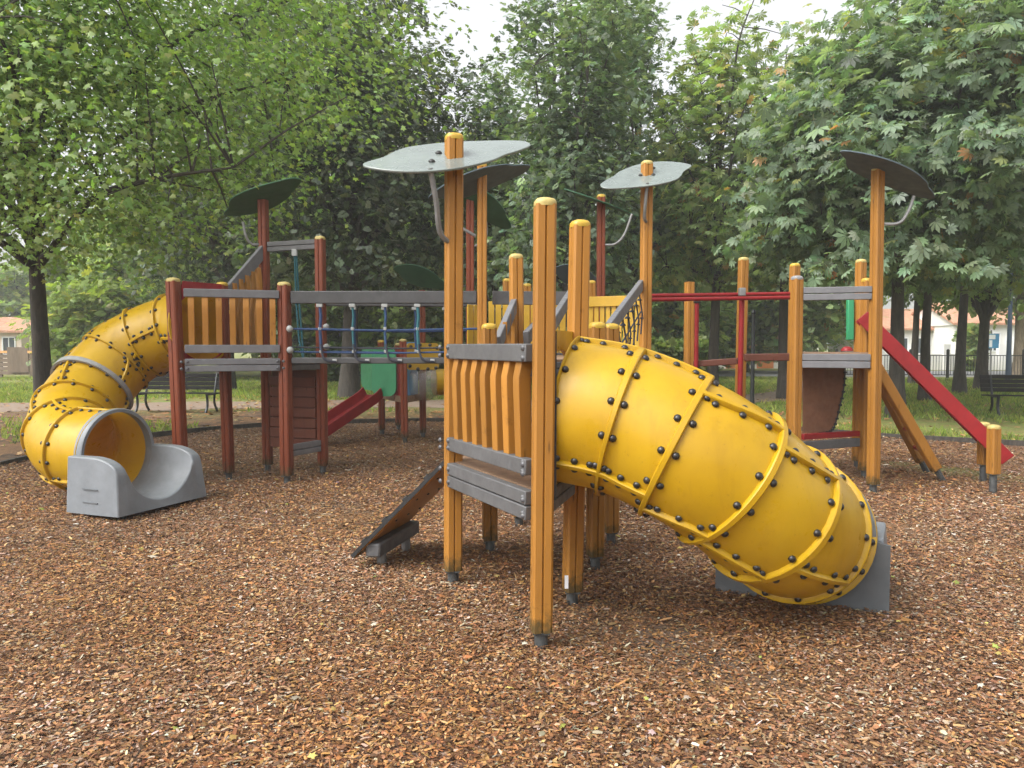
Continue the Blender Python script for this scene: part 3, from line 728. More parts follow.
for k in range(7):                                                   # chain of knotted ropes under the right handrail
    t = (k + .5) / 7; p = AT(609, 329, 6.15).lerp(AT(641, 285, 8.2), t) - V((0, 0, .06)); q = p - V((-.02, 0, .42))
    mb = MB(); mb.tube([p, p.lerp(q, .5) + V((.03, .04, 0)), q], .008, 6); mb.dome(p.lerp(q, .18), .028, UP); mb.dome(p.lerp(q, .62) + V((.02, .03, 0)), .022, UP); mb.build('net_rope', M['rope_k'], mid)
p = AT(609, 329, 6.15) - V((0, 0, .28)); q = AT(641, 285, 8.2) - V((0, 0, .28)); MB().tube([p, q], .008, 6).build('net_rope', M['rope_k'], mid)
def board_fence(root, P, Q, z0, z1, n, mat, top=True, gap=.018):
    P = V(P); Q = V(Q); d = (Q - P); d.z = 0; Ln = d.length; d.normalize(); nn = V((-d.y, d.x, 0)); mb = MB()
    for i in range(n):
        c = P + d * (Ln * (i + .5) / n); mb.box(V((c.x, c.y, (z0 + z1) / 2)), (Ln / n - gap, .022, z1 - z0), (d, nn, UP))
    if top: mb.box(V((*((P + Q) / 2 - nn * .025).to_tuple()[:2], z1 - .03)), (Ln, .025, .12), (d, nn, UP))
    return mb.build('board_fence', mat, root, bevel=.004)
yz = 9.6
board_fence(mid, GX(588, 9.4), GX(640, 9.1), 1.45, AT(615, 299, 9.3).z, 9, M['yellow_board'])
board_fence(mid, GX(488, 10.1), GX(588, 9.9), 1.45, AT(540, 301, 10).z, 14, M['yellow_board'], top=False)
beam(mid, GX(490, 8.95), GX(575, 9.1), AT(530, 305, 9).z, AT(530, 291, 9).z, M['beam'], 1, name='top_rail', inset=.03)
board_fence(mid, GX(467, 9.3), GX(486, 9.5), 1.45, AT(480, 305, 9.4).z, 3, M['yellow_board'], top=False)

# ------------------------------------------------------------------ red posts and leaves behind the middle
back = thing('play_tower', 'red wooden play tower behind the middle one, with dark leaf roofs on tall posts', 'play tower', GX(535, 11))
kb = [GX(470, 10.6), GX(601, 10.8), GX(545, 11.9), GX(575, 11.9)]
post(back, kb[0], AT(470, 196, 10.6), M['red'], yaw=.1); post(back, kb[1], AT(601, 197, 10.8), M['red'], M['cap_y'], yaw=.1)
post(back, kb[2], AT(545, 285, 11.9), M['red'], M['cap_c'], yaw=.1); post(back, kb[3], AT(577, 268, 11.9), M['red'], yaw=.1)
c = AT(484, 205, 10.6); roof_leaf(back, c, .95, .3, -.35, -.45, M['leaf_green'], screws=False, bracket=[c + V((.02, -.1, -.15)), c + V((.03, -.1, -.45)), c + V((-.12, -.02, -.55))])
c = AT(602, 203, 10.8); roof_leaf(back, c, 1.05, .0, -.34, .15, M['leaf_green'], screws=False, bracket=[AT(632, 214, 10.75), AT(624, 235, 10.75), AT(615, 244, 10.75), AT(604, 245, 10.78)])
c = AT(577, 275, 11.9); roof_leaf(back, c, .72, .0, .02, -.95, M['leaf_slate'], screws=False)
deck(back, [kb[0], kb[2], kb[3], kb[1]], 1.45, M['deckwood'])
for P, Q in ((kb[0], kb[1]), (kb[1], kb[3]), (kb[3], kb[2]), (kb[2], kb[0])): beam(back, P, Q, 1.30, 1.44, M['beam'], 2)

# ------------------------------------------------------------------ left tower (red)
left = thing('play_tower', 'red brown wooden play tower on the left with orange balusters and a green leaf roof', 'play tower', G(240, 470))
pL1, L1 = px_post(left, 182, 488, 173, 281, M['red'], M['cap_c'], yaw=-.3, w=.12)
pL2, L2 = px_post(left, 287, 482, 284, 285, M['red'], M['cap_c'], yaw=-.25, w=.12)
pL3, L3 = px_post(left, 323, 474, 320, 239, M['red'], M['cap_c'], yaw=-.2)
pL4, L4 = px_post(left, 268, 470, 263, 200, M['red'], None, yaw=-.2)
pL5, L5 = px_post(left, 229, 479, 222, 285, M['red'], M['cap_y'], yaw=-.3)
nL = V(((L2 - L1).y, -(L2 - L1).x, 0)).normalized()
zz = lambda py, y=8.75: AT(230, py, y).z
beam(left, L1, L2, zz(371), zz(358), M['beam_light'], 2, bolts=nL, out=nL * .03)
beam(left, L1, L2, zz(353), zz(344.5), M['beam_light'], 1, name='lower_rail', out=nL * .03)
beam(left, L1, L2, zz(299), zz(290.5), M['beam_light'], 1, name='top_rail', out=nL * .03)
balusters(left, L1, L2, zz(350), zz(295), 7, M['orange_h'], nL, w=.062, t=.05, bulge=.045, skip=.06)
nL4 = V(((L4 - L5).y, -(L4 - L5).x, 0)).normalized()
balusters(left, L5, L4, 1.52, 2.2, 5, M['orange_h'], -nL4, w=.06, t=.05, bulge=-.02, z1b=2.55, skip=.08)
rail(left, AT(224, 297, L5.y), AT(264, 250, L4.y), h=.14)
for P, Q in ((L2, L3), (L3, L4), (L4, L5), (L5, L1)): beam(left, P, Q, zz(371), zz(359), M['beam'], 2)
deck(left, [L1, L2, L3, L4, L5], zz(359), M['deckwood'])
nS = V((-.95, .31, 0))
nS = V(((L5 - L1).y, -(L5 - L1).x, 0)).normalized(); nS = nS if nS.x < 0 else -nS
LZ = 1.765
hole_panel(left, L1 + (L5 - L1) * .07, L5 - (L5 - L1) * .07, 1.34, 2.24, LZ, .385, M['red_paint'], nS, name='slide_entry_panel')
beam(left, L4, L3, zz(253, 9.7), zz(243, 9.7), M['beam'], 2, name='top_beam')
board_fence(left, L4 + (L3 - L4) * .1, L3 - (L3 - L4) * .08, .32, 1.25, 1, M['brown'], top=False)
mb = MB()
for k in range(7):
    P = L4 + (L3 - L4) * .1; Q = L3 - (L3 - L4) * .08; dd = (Q - P).normalized(); nn = V((dd.y, -dd.x, 0)); z = .36 + .125 * k
    mb.bar(V((P.x, P.y, z)) + nn * .035, V((Q.x, Q.y, z)) + nn * .035, .025, .112)
mb.build('plank_wall', M['brown'], left, bevel=.004)
beam(left, L2, L3, .28, .42, M['beam_light'], 2, name='bottom_beam')
c = AT(263, 199, L4.y); roof_leaf(left, c, 1.06, 0, .22, -.24, M['leaf_green'], flip=True, screws=False, bracket=[AT(243, 222, L4.y - .1), AT(246, 236, L4.y - .1), AT(252, 244, L4.y - .06), AT(262, 244, L4.y - .02)])
mb = MB(); p = (L3 + L4) / 2; mb.box(V((p.x + .04, p.y - .03, zz(255, 9.7))), (.06, .05, .08)); mb.build('rope_hanger', M['white_clip'], left)
mb = MB(); a_ = V((p.x + .04, p.y - .03, zz(257, 9.7)))
mb.tube([a_, AT(296, 300, 9.6), AT(299, 340, 9.5), AT(304, 362, 9.4)], .013, 6); mb.tube([a_ + V((.02, 0, 0)), AT(299, 300, 9.62), AT(304, 362, 9.42)], .013, 6)
mb.build('climbing_rope', M['rope_t'], left)

# left tube slide
ls = thing('tube_slide', 'yellow spiral tube slide on the left with a grey exit chute facing the viewer', 'tube slide', G(90, 500))
st = (L1 + L5) / 2 + nS * .012; st.z = LZ
fL = V((.93, -.37, 0)); O = V((-3.80, 7.45, 0))
ctrl = [st, st + nS * .35 + V((0, 0, -.03)), V((-4.33, 8.86, 1.49)), V((-4.57, 8.52, 1.10)), V((-4.57, 8.06, .76)), V((-4.30, 7.66, .56)), O + V((0, 0, .52)) - fL * .02]
LR = .40; tube_slide(ls, ctrl, LR, 8, [(80, -40, 200), (60, -60, 180), (75, -30, 200), (50, -70, 170), (85, -35, 205), (40, -60, 180), (70, -50, 190)], ring_bolts=14, clamp=3)
exit_ring(ls, O + V((0, 0, .52)), fL, LR, M['grey_plastic'])
chute(ls, O - fL * .03, fL, wid=1.0, L=.60)

# ------------------------------------------------------------------ rope bridge
rb = thing('rope_bridge', 'rope net bridge with grey beams between the left red tower and the middle', 'rope bridge', GX(380, 9))
for y0, y1, pxa, pxb in ((L2.y, Hh.y, 291, 477), (L3.y + .02, 9.6, 326, 486)):
    a_ = AT(pxa, 298, y0); b_ = AT(pxb, 298, y1); a_.z = b_.z = AT(380, 298, 8.9).z; near_ = pxa == 291
    MB().bar(a_, b_, .06, .14).build('top_beam', M['beam_dark'], rb, bevel=.01)
    c_, d_ = a_.copy(), b_.copy(); c_.z = d_.z = AT(380, 359, 8.9).z
    if near_: MB().bar(c_ - V((0, 0, .015)), d_ - V((0, 0, .015)), .06, .07).build('bottom_beam', M['beam_dark'], rb, bevel=.01)
    L_ = (b_ - a_).length; dr = (b_ - a_).normalized(); k = 0; s0 = .32
    z1, z2, z3, z4 = [AT(380, p, 8.9).z for p in (305, 329, 347, 351.5)]
    for z, mt, r in ((z2, 'rope_b', .013), (z3, 'rope_k', .009), (z4, 'rope_b', .010)):
        MB().tube([V((a_.x - .05, a_.y, z)), V(((a_.x + b_.x) / 2, (a_.y + b_.y) / 2, z - .02)), V((b_.x, b_.y, z))], r, 6).build('net_rope', M[mt], rb)
    while s0 < L_ - .1:
        c = a_ + dr * s0; mb = MB(); mb.box(V((c.x, c.y, z1 - .012)), (.07, .05, .04)); mb.box(V((c.x, c.y, z2)), (.035, .035, .035)); mb.box(V((c.x + .01, c.y, z4)), (.035, .035, .035)); cl = mb.build('rope_clip', M['white_clip'], rb, bevel=.006)
        MB().tube([V((c.x, c.y, z1)), V((c.x + .012, c.y, (z1 + z2) / 2)), V((c.x, c.y, z2)), V((c.x + .012, c.y, z4))], .014 if k % 3 else .02, 6).build('net_rope', M['rope_b' if k % 2 == 0 else 'rope_t'], rb)
        if near_:
            MB().tube(catmull([V((c.x + .01, c.y - .01, z3 + .03)), V((c.x + .04, c.y - .05, z4 - .05)), V((c.x + .09, c.y - .06, AT(380, 360.5, 8.9).z)), V((c.x + .19, c.y - .042, AT(380, 361.5, 8.9).z))], 4), .013, 6).build('foot_loop', M['rope_k'], rb)
            mb = MB(); mb.box(V((c.x + .17, c.y - .038, AT(380, 360, 8.9).z)), (.05, .02, .028)); mb.build('rope_clip', M['white_clip'], rb, bevel=.004)
        s0 += .365; k += 1
for pp, zpx in ((L2, 329), (L2, 350), (L3, 327), (L3, 347)):
    z = AT(300, zpx, pp.y).z; mb = MB(); mb.dome(V((pp.x + .07, pp.y - .05, z)), .04, V((.6, -.8, 0)), 10, 4); mb.dome(V((pp.x + .07, pp.y - .05, z)), .04, V((-.6, .8, 0)), 10, 4); mb.build('rope_anchor', M['white_clip'], rb)

# ------------------------------------------------------------------ right tower (orange)
right = thing('play_tower', 'orange wooden play tower on the right with a slate leaf roof and brown hanging sheet', 'play tower', G(840, 480))
pR1, R1 = px_post(right, 873, 492, 878, 170, M['orange'], M['cap_c'], yaw=.35)
pR2, R2 = px_post(right, 794, 488, 797, 279, M['orange'], M['cap_g'], yaw=.3)
R3 = GX(792, 9.9); post(right, R3, AT(795, 266, 9.9), M['orange'], M['cap_y'], yaw=.3)
pR4, R4 = px_post(right, 857, 468, 861, 262, M['orange'], M['cap_c'], yaw=.3)
pR5, R5 = px_post(right, 864, 477, 867, 281, M['orange'], M['cap_y'], yaw=.3)
nR = V(((R1 - R2).y, -(R1 - R2).x, 0)).normalized()
beam(right, R2, R1, zz(368, 8.4), zz(353.5, 8.4), M['beam_light'], 2, out=nR * .02)
beam(right, R2, R1, zz(301, 8.4), zz(287.5, 8.4), M['beam_light'], 2, name='top_rail', out=nR * .02)
for P, Q in ((R1, R5), (R5, R4), (R4, R3), (R3, R2)): beam(right, P, Q, zz(367, 8.4), zz(354.5, 8.4), M['beam'], 2)
deck(right, [R2, R1, R5, R4, R3], zz(353, 8.4), M['deckwood'])
for y0, z0, z1, mt, nm in ((8.75, 432.5, 438, 'red_paint', 'red_bar'), (8.72, 440, 448.5, 'beam', 'bottom_beam')):
    a_ = AT(802, z1, y0); b_ = AT(858, z1, y0 + .35); zt = AT(830, z0, y0 + .15).z; zb = AT(830, z1, y0 + .15).z; a_.z = b_.z = (zt + zb) / 2
    MB().bar(a_, b_, .06, zt - zb).build(nm, M[mt], right, bevel=.006)
# hanging rubber sheet, edge laced with black cord
sh = [(803, 366), (845, 366), (844, 385), (840, 405), (835, 424), (830, 431), (820, 433), (803, 433)]
P3 = [AT(px, py, 8.95 + .004 * (px - 803)) for px, py in sh]
so_ = MB().prism(P3, V((0, .02, 0))).build('rubber_sheet', M['rubber'], right)
mb = MB(); ed = catmull(P3[1:7], 6)
for i, p in enumerate(ed[::2]): mb.box(p + V((0, -.005, 0)), (.035, .03, .022))
mb.tube([p + V((0, -.01, 0)) for p in ed], .008, 5); mb.build('lacing', M['black'], so_)
c = AT(891, 174, R1.y); roof_leaf(right, c, 1.20, 0, -.31, .0, M['leaf_slate'], screws=False, bracket=[AT(914, 196, R1.y - .08), AT(908, 212, R1.y - .08), AT(899, 223, R1.y - .06), AT(881, 224, R1.y)])
p = AT(850, 340, 9.8); q = AT(850, 299, 9.8); MB().bar(p, q, .075, .075, up=V((0, 1, 0))).build('green_upright', M['green_panel'], right, bevel=.01)
mb = MB(); mb.dome(AT(847, 351, 9.75), .075, UP, 12, 4, .8); mb.build('red_hand_grip', M['red_paint'], right)

# red slide at the right tower with two short end posts
rs = thing('slide', 'straight red slide descending to the right from the right orange tower', 'slide', G(990, 488))
a0 = AT(862, 316, 9.0); a1 = AT(1008, 460, 8.45)
def slide_bed(root, a, b, w, wall, mat, flare=0.0):
    d = (b - a).normalized(); s_ = d.cross(UP).normalized(); n_ = s_.cross(d).normalized()
    for sg in (-1, 1): MB().bar(a + s_ * (w / 2 * sg), b + s_ * (w / 2 * sg), .03, wall, up=UP).build('side_board', mat, root, bevel=.006)
    MB().bar(a - n_ * (wall * .28), b - n_ * (wall * .28), w - .03, .02, up=UP).build('slide_bed', M['steel'] if mat is M['red_paint'] and root is rs else mat, root)
w_ = .42; dv = (a1 - a0).normalized(); sv = dv.cross(UP).normalized()
sv = sv if sv.y > 0 else -sv
slide_bed(rs, a0 + sv * w_ / 2, a1 + sv * w_ / 2, w_, .155, M['red_paint'])
px_post(rs, 993, 493, 994, 428, M['orange'], M['cap_c'], yaw=.2, foot=.2); px_post(rs, 983, 481, 984, 425, M['orange'], M['cap_c'], yaw=.2, foot=.2)

# inclined ladder
lad = thing('ladder', 'leaning orange log ladder with red rungs beside the red slide', 'ladder', G(940, 480))
l0, l1 = AT(876, 366, 8.75), G(943, 481); r0, r1 = AT(872, 366, 9.25), G(926, 471)
for p, q in ((l0, l1), (r0, r1)):
    e_ = p + (q - p) * .90; MB().bar(p, e_, .095, .11).build('ladder_rail', M['orange_h'], lad, bevel=.012)
    MB().tube([p + (q - p) * .88, p + (q - p) * 1.03], .035, 8).build('ladder_foot', M['foot'], lad)
for t in (.18, .38, .58, .76):
    MB().tube([l0.lerp(l1, t), r0.lerp(r1, t)], .022, 8).build('rung', M['red_paint'], lad)

# balance course between the middle and right towers
bar_ = thing('balance_climber', 'red twin rail balance climber with orange posts between the middle and right towers', 'climbing frame', GX(720, 9.6))
M1 = GX(740, 9.75); M2 = GX(689, 9.95)
post(bar_, M1, AT(743.5, 260, 9.75), M['orange'], M['cap_c'], yaw=.2); post(bar_, M2, AT(689.5, 282, 9.95), M['orange'], None, yaw=.2)
for dz, dy in ((0, 0), (-.052, -.14)):
    a_ = AT(651, 294.5, 8.4); b_ = AT(800, 292.5, 8.75); MB().tube([a_ + V((0, dy + .2, dz)), b_ + V((0, dy + .2, dz))], .022, 10).build('rail', M['red_paint'], bar_)
MB().tube([AT(697, 300, 9.2), AT(696, 375, 9.2) - V((0, 0, .5))], .026, 10).build('red_pole', M['red_paint'], bar_)
MB().tube([AT(742, 294, 8.75), AT(739.5, 402, 8.75) - V((0, 0, .6))], .03, 10).build('red_pole', M['red_paint'], bar_)
mb = MB(); mb.box(AT(697, 299, 9.2), (.07, .07, .10)); mb.build('rail_clamp', M['black'], bar_, bevel=.008)
mb = MB(); mb.box(AT(742, 292, 8.7), (.07, .07, .09)); mb.build('rail_clamp', M['steel'], bar_, bevel=.008)
MB().bar(AT(694, 364, 9.3), AT(738, 361, 9.1), .10, .075).build('seat_log', M['brown'], bar_, bevel=.01)
MB().bar(AT(744, 357.5, 9.0), AT(793, 357, 8.9), .10, .085).build('seat_log', M['brown'], bar_, bevel=.01)

# ------------------------------------------------------------------ small toddler tower at the back
tod = thing('toddler_tower', 'small red posted play tower with green, blue and yellow panels far behind the rope bridge', 'play tower', G(405, 440))
_, t1_ = px_post(tod, 382, 434, 381, 342, M['red'], M['cap_y']); _, t2_ = px_post(tod, 405, 442, 403, 341, M['red'], M['cap_c']); _, t3_ = px_post(tod, 423, 436, 422, 290, M['red'], None)
t4_ = GX(398, 14.3); post(tod, t4_, AT(398, 345, 14.3), M['red'], M['cap_c'])
deck(tod, [t1_, t2_, t3_, t4_], .72, M['deckwood'], .1)
def rounded_panel(root, px0, py0, px1, py1, y0, y1, mat, name, r=.12):
    a = AT(px0, py1, y0); b = AT(px1, py1, y1); zt = AT((px0 + px1) / 2, py0, (y0 + y1) / 2).z; zb = a.z; b.z = zb; d = (b - a); W = d.length; d.normalize(); pts = []
    for cx, cz, s0 in ((W - r, r, -90), (W - r, zt - zb - r, 0), (r, zt - zb - r, 90), (r, r, 180)):
        for k in range(6):
            an = math.radians(s0 + 90 * k / 5); pts.append(a + d * (cx + r * math.cos(an)) + V((0, 0, cz + r * math.sin(an))))
    return MB().prism(pts, V((-d.y, d.x, 0)) * .025).build(name, mat, root, ang=30)
rounded_panel(tod, 361, 347, 376, 389, 14.0, 13.3, M['green_panel'], 'green_panel', .2)
rounded_panel(tod, 372, 347, 396, 396, 12.9, 12.75, M['green_panel'], 'green_panel', .14)
rounded_panel(tod, 394, 350, 403, 400, 12.9, 12.7, M['red_paint'], 'red_panel', .04)
rounded_panel(tod, 405.5, 342, 418, 397, 12.7, 13.2, M['blue_panel'], 'blue_panel', .06)
yp = rounded_panel(tod, 407, 343, 439, 370, 12.6, 12.9, M['yellow_board'], 'yellow_panel', .06)
mb = MB()
for px, py in ((411, 347), (420, 345), (430, 345), (437, 348), (410, 366), (418, 369), (428, 369), (436, 368)): mb.dome(AT(px, py, 12.62), .03, V((0, -1, 0)))
mb.build('panel_bolt', M['bolt'], yp)
c = AT(424, 383, 12.95); mb = MB(); mb.dome(c, .30, V((0, -1, 0)), 20, 6, .7); mb.build('bubble_window', M['bubble'], tod)
c = AT(446, 382, 13.0); mb = MB(); mb.tube([c + V((-.2, 0, 0)), c + V((.35, .2, 0))], .22, 20); mb.build('crawl_tube', M['yellow'], tod)
c = AT(421, 276, t3_.y); roof_leaf(tod, c, .86, 0, -.06, -.85, M['leaf_green'], screws=False)
rs2 = thing('slide', 'short open red slide leaving the small green panelled tower at the back', 'slide', G(335, 445))
a0, a1 = AT(375, 397, 13.0), AT(324, 432, 12.2)
d_ = (a1 - a0).normalized(); s_ = d_.cross(UP).normalized(); n_ = s_.cross(d_)
n_ = n_ if n_.z > 0 else -n_
ctrl_ = catmull([a0 + V((0, 0, .02)), a0.lerp(a1, .15) - V((0, 0, .01)), a0.lerp(a1, .6), a0.lerp(a1, .92), a1 + d_ * .25 + V((0, 0, .01))], 4)
sec = [(-.24, .16), (-.21, .16), (-.19, .02), (.19, .02), (.21, .16), (.24, .16), (.22, -.01), (-.22, -.01)]
MB().loft([[p + s_ * u + n_ * v for u, v in sec] for p in ctrl_]).build('slide_trough', M['red_paint'], rs2, bevel=.006)
p = ctrl_[-3]; mb = MB(); mb.tube([V((p.x, p.y, -.1)), p], .03, 8); mb.build('slide_leg', M['foot'], rs2)

# ------------------------------------------------------------------ benches
def bench(label, loc, yaw, w=2.1):
    r = thing('park_bench', label, 'bench', (0, 0, 0), 'slatted park benches')
    mb = MB()
    for k in range(4): mb.box((0, -.17 + .115 * k, .45 - .006 * k), (w, .098, .03))
    mb.build('seat', M['bench'], r, bevel=.005); mb = MB()
    for k in range(4): mb.box((0, .26 + .035 * k, .55 + .095 * k), (w, .028, .088))
    mb.build('backrest', M['bench'], r, bevel=.005)
    for sx in (-1, 1):
        x = sx * (w / 2 - .22); mb = MB(); P = [(x, -.26, 0), (x, -.17, .14), (x, -.16, .3), (x, -.19, .42)]
        mb.tube(catmull([V(p) for p in P], 4), [.03] * 13, 6); mb.tube(catmull([V((x, .34, 0)), V((x, .2, .2)), V((x, .22, .42)), V((x, .37, .88))], 4), .028, 6)
        mb.bar((x, -.2, .415), (x, .24, .405), .05, .035); mb.build('leg', M['iron'], r)
    r.location = loc; r.rotation_euler = (0, 0, yaw); return r
bench('dark slatted bench on bare soil behind the left yellow tube', G(176, 412), math.radians(-4))
bench('second dark bench farther back, mostly hidden by the left yellow tube', G(160, 392), math.radians(176))
bench('dark slatted bench on the grass at the right edge by the fence', G(1040, 416), math.radians(-14), 2.2)

# ------------------------------------------------------------------ trees
DIA_V = [(0, 0, 0), (.45, .27, .05), (1, 0, -.06), (.45, -.27, .05)]; DIA_F = [(0, 3, 2, 1)]
def hand_template():
    v, f = [], []
    for a, r in ((-100, .55), (-64, .8), (-30, .95), (0, 1.0), (30, .95), (64, .8), (100, .55)):
        ca, sa = math.cos(math.radians(a)), math.sin(math.radians(a)); b = len(v)
        for x, y, z in ((0.05, 0, 0), (.66, .165, -.06), (1, 0, -.24), (.66, -.165, -.06)):
            x *= r; y *= r; v.append((x * ca - y * sa, x * sa + y * ca, z * r))
        f.append((b, b + 3, b + 2, b + 1))
    return v, f
HAND_V, HAND_F = hand_template()
def spray_template():                # a short twig with seven leaves
    v, f = [], []
    for x0, a, r in ((0, 50, .5), (0.1, -55, .5), (.25, 40, .5), (.35, -45, .5), (.5, 30, .48), (.58, -30, .48), (.62, 0, .45)):
        ca, sa = math.cos(math.radians(a)), math.sin(math.radians(a)); b = len(v)
        for x, y, z in DIA_V:
            x *= r; y *= r * 1.15; v.append((x0 + x * ca - y * sa, x * sa + y * ca, z * r + .06 * math.sin(x0 * 9 + a)))
        f.append((b, b + 3, b + 2, b + 1))
    return v, f
SPRAY_V, SPRAY_F = spray_template()
GREENS = {
    'maple': [(0.22, 0.33, 0.11, 5), (0.29, 0.39, 0.15, 3), (0.17, 0.265, 0.08, 3), (0.32, 0.36, 0.11, .4)],
    'holm': [(0.068, 0.098, 0.053, 5), (0.098, 0.130, 0.072, 3), (0.17, 0.19, 0.135, 1.8), (0.045, 0.068, 0.036, 3)],
    'silver': [(0.145, 0.205, 0.130, 5), (0.195, 0.255, 0.175, 3), (0.105, 0.158, 0.092, 3), (0.18, 0.25, 0.10, 1.5)],
    'autumn': [(0.22, 0.30, 0.115, 5), (0.29, 0.35, 0.135, 3), (0.17, 0.24, 0.095, 3), (0.38, 0.34, 0.12, .4), (0.36, 0.21, 0.09, .15)],
    'chestnut': [(0.16, 0.23, 0.14, 5), (0.22, 0.29, 0.19, 3.5), (0.12, 0.175, 0.10, 3), (0.28, 0.30, 0.11, .4), (0.36, 0.19, 0.08, .12)],
    'mid': [(0.21, 0.29, 0.095, 5), (0.28, 0.36, 0.125, 3), (0.15, 0.215, 0.070, 3), (0.33, 0.34, 0.11, .8)],
    'lime': [(0.21, 0.28, 0.06, 5), (0.28, 0.31, 0.07, 2), (0.14, 0.20, 0.045, 3)],
    'hedge': [(0.06, 0.10, 0.03, 5), (0.09, 0.135, 0.042, 3), (0.04, 0.07, 0.022, 2)],
}
def tree(label, base, h, tr, crown_c, crown_r, ncl, nlv, tmpl, size, pal, seed, fork=.3, cl_sigma=(.5, .5, .32), gap=.0, group=None, name='tree', bk='bark', limbs=16, lean=(0, 0), droop=.25, cut_low=None, cat='tree'):
    rg = np.random.default_rng(seed); base = V(base); r = thing(name, label, cat, base, group)
    cc = np.array(crown_c) + np.array(base); cr = np.array(crown_r)
    # cluster centres: lumpy shell and inside of the envelope
    dirs = rg.standard_normal((ncl * 2, 3)); dirs /= np.linalg.norm(dirs, axis=1, keepdims=True)
    ph = rg.random((6, 4)) * 6.28; lump = np.ones(len(dirs))
    for k in range(6):
        w = rg.normal(0, 2.6, 3); lump += .085 * np.sin(dirs @ w + ph[k, 0])
    rad = rg.random(len(dirs)) ** .42; C_ = cc + dirs * (rad * lump)[:, None] * cr
    nzv = np.sin(C_ @ np.array([1.1, .7, .5]) * 1.3 + ph[0, 1]) * np.sin(C_ @ np.array([-.6, 1.0, .9]) * 1.5 + ph[1, 1]) + .5 * np.sin(C_ @ np.array([.5, -.8, 1.4]) * 2.4 + ph[2, 1])
    ok = (nzv > np.quantile(nzv, gap)) & (C_[:, 2] > (cut_low if cut_low is not None else .8)); C_ = C_[ok][:ncl]
    # trunk with flare, going up as a leader
    zt = cc[2] + cr[2] * .72 - base.z; lx, ly = lean; tp = []
    ztf = h * fork
    for t in np.linspace(0, 1, 13):
        w = .12 * h * .05; tp.append(base + V((lx * t + (cc[0] - base.x) * t * t * .9 + w * math.sin(5 * t + seed), ly * t + (cc[1] - base.y) * t * t * .9 + w * math.cos(4 * t + seed * 2), zt * t - (.1 if t == 0 else 0))))
    rr = [tr * (1.0 - .82 * t) * (1.45 if t == 0 else (1.05 if t < .1 else 1)) for t in np.linspace(0, 1, 13)]
    mb = MB(); mb.tube(catmull(tp, 2), list(np.interp(np.linspace(0, 1, 25), np.linspace(0, 1, 13), rr)), 10)
    limb_pts = [np.array(p.to_tuple()) for p in tp[4:]]
    if len(C_):
        pick = [int(rg.integers(len(C_)))]
        for _ in range(min(limbs, len(C_)) - 1):
            dd = np.min(np.linalg.norm(C_[:, None] - C_[pick][None], axis=2), axis=1); pick.append(int(np.argmax(dd * (.6 + .4 * rg.random(len(dd))))))
        for i in pick:
            q = V(C_[i]); zs = min(max(ztf + (q.z - base.z - ztf) * (.1 + .35 * rg.random()), ztf * .9), zt * .9); t = zs / zt; k = t * 12; k0 = int(k); s0 = tp[k0].lerp(tp[min(k0 + 1, 12)], k - k0)
            m1 = s0.lerp(q, .35) + V((0, 0, .10 * (q - s0).length)); m2 = s0.lerp(q, .7) + V((rg.normal(0, .15), rg.normal(0, .15), .06 * (q - s0).length)); pts = catmull([s0, m1, m2, q], 4)
            r0 = float(np.interp(t, np.linspace(0, 1, 13), rr)) * .58; mb.tube(pts, list(np.linspace(max(r0, .02), .012, len(pts))), 6)
            limb_pts += [np.array(p.to_tuple()) for p in pts[3:]]
        LP = np.array(limb_pts)
        for c in C_[:: max(1, len(C_) // 260)]:
            j = int(np.argmin(np.linalg.norm(LP - c, axis=1))); a = V(LP[j]); b = V(c)
            if (b - a).length > .1: mb.tube([a, a.lerp(b, .5) + V((0, 0, .05)), b], [.018, .013, .007], 4, caps=False)
    mb.build('trunk', M[bk], r, ang=60)
    n = len(C_) * nlv; ctr = np.repeat(C_, nlv, axis=0); off = rg.standard_normal((n, 3)) * np.array(cl_sigma); pos = ctr + off
    outd = pos - cc; outd /= np.linalg.norm(outd, axis=1, keepdims=True) + 1e-6
    Xd = outd * .6 + rg.standard_normal((n, 3)) * .75; Xd[:, 2] = Xd[:, 2] * .55 - droop; Zd = rg.standard_normal((n, 3)) * .5 + np.array([0, 0, 1.0]) + outd * .35
    tint = palette(rg, GREENS[pal], n, .16) * np.repeat(1 + .16 * rg.standard_normal((len(C_), 1)), nlv, axis=0)
    sc = size * rg.lognormal(0, .22, n)
    keep = pos[:, 2] > .25
    scatter('crown', tmpl[0], tmpl[1], pos[keep], rot_from(Xd[keep], Zd[keep]), sc[keep], np.clip(tint[keep], .005, .8), M['leaf'], r)
    return r
T_DIA, T_HAND, T_SPRAY, T_MAPLE = (DIA_V, DIA_F), (HAND_V, HAND_F), (SPRAY_V, SPRAY_F), (MAPLE_V, MAPLE_F)

# 1 the maple reaching in from the upper left
tree('light green maple on the left, its branches hanging over the red tower', GX(42, 14), 9, .17, (1.5, -2.6, 6.1), (5.0, 4.4, 3.5), 760, 92, T_MAPLE, .104, 'maple', 3, fork=.30, cl_sigma=(.48, .48, .30), gap=.04, limbs=20, cut_low=2.7, name='maple_tree', droop=.35)
# 2 dark evergreen oak
tree('dark dense evergreen oak behind the red tower', GX(352, 23), 13, .26, (.0, 0, 7.4), (3.5, 3.3, 5.6), 420, 56, T_SPRAY, .20, 'holm', 5, fork=.2, gap=.22, limbs=24, name='evergreen_oak', cut_low=3.0)
tree('dark evergreen oak half hidden behind the maple branches', GX(225, 27), 12, .28, (.8, 0, 7.4), (4.0, 3.3, 5.2), 350, 48, T_SPRAY, .22, 'holm', 6, fork=.2, gap=.22, limbs=20, name='evergreen_oak', cut_low=3.2)
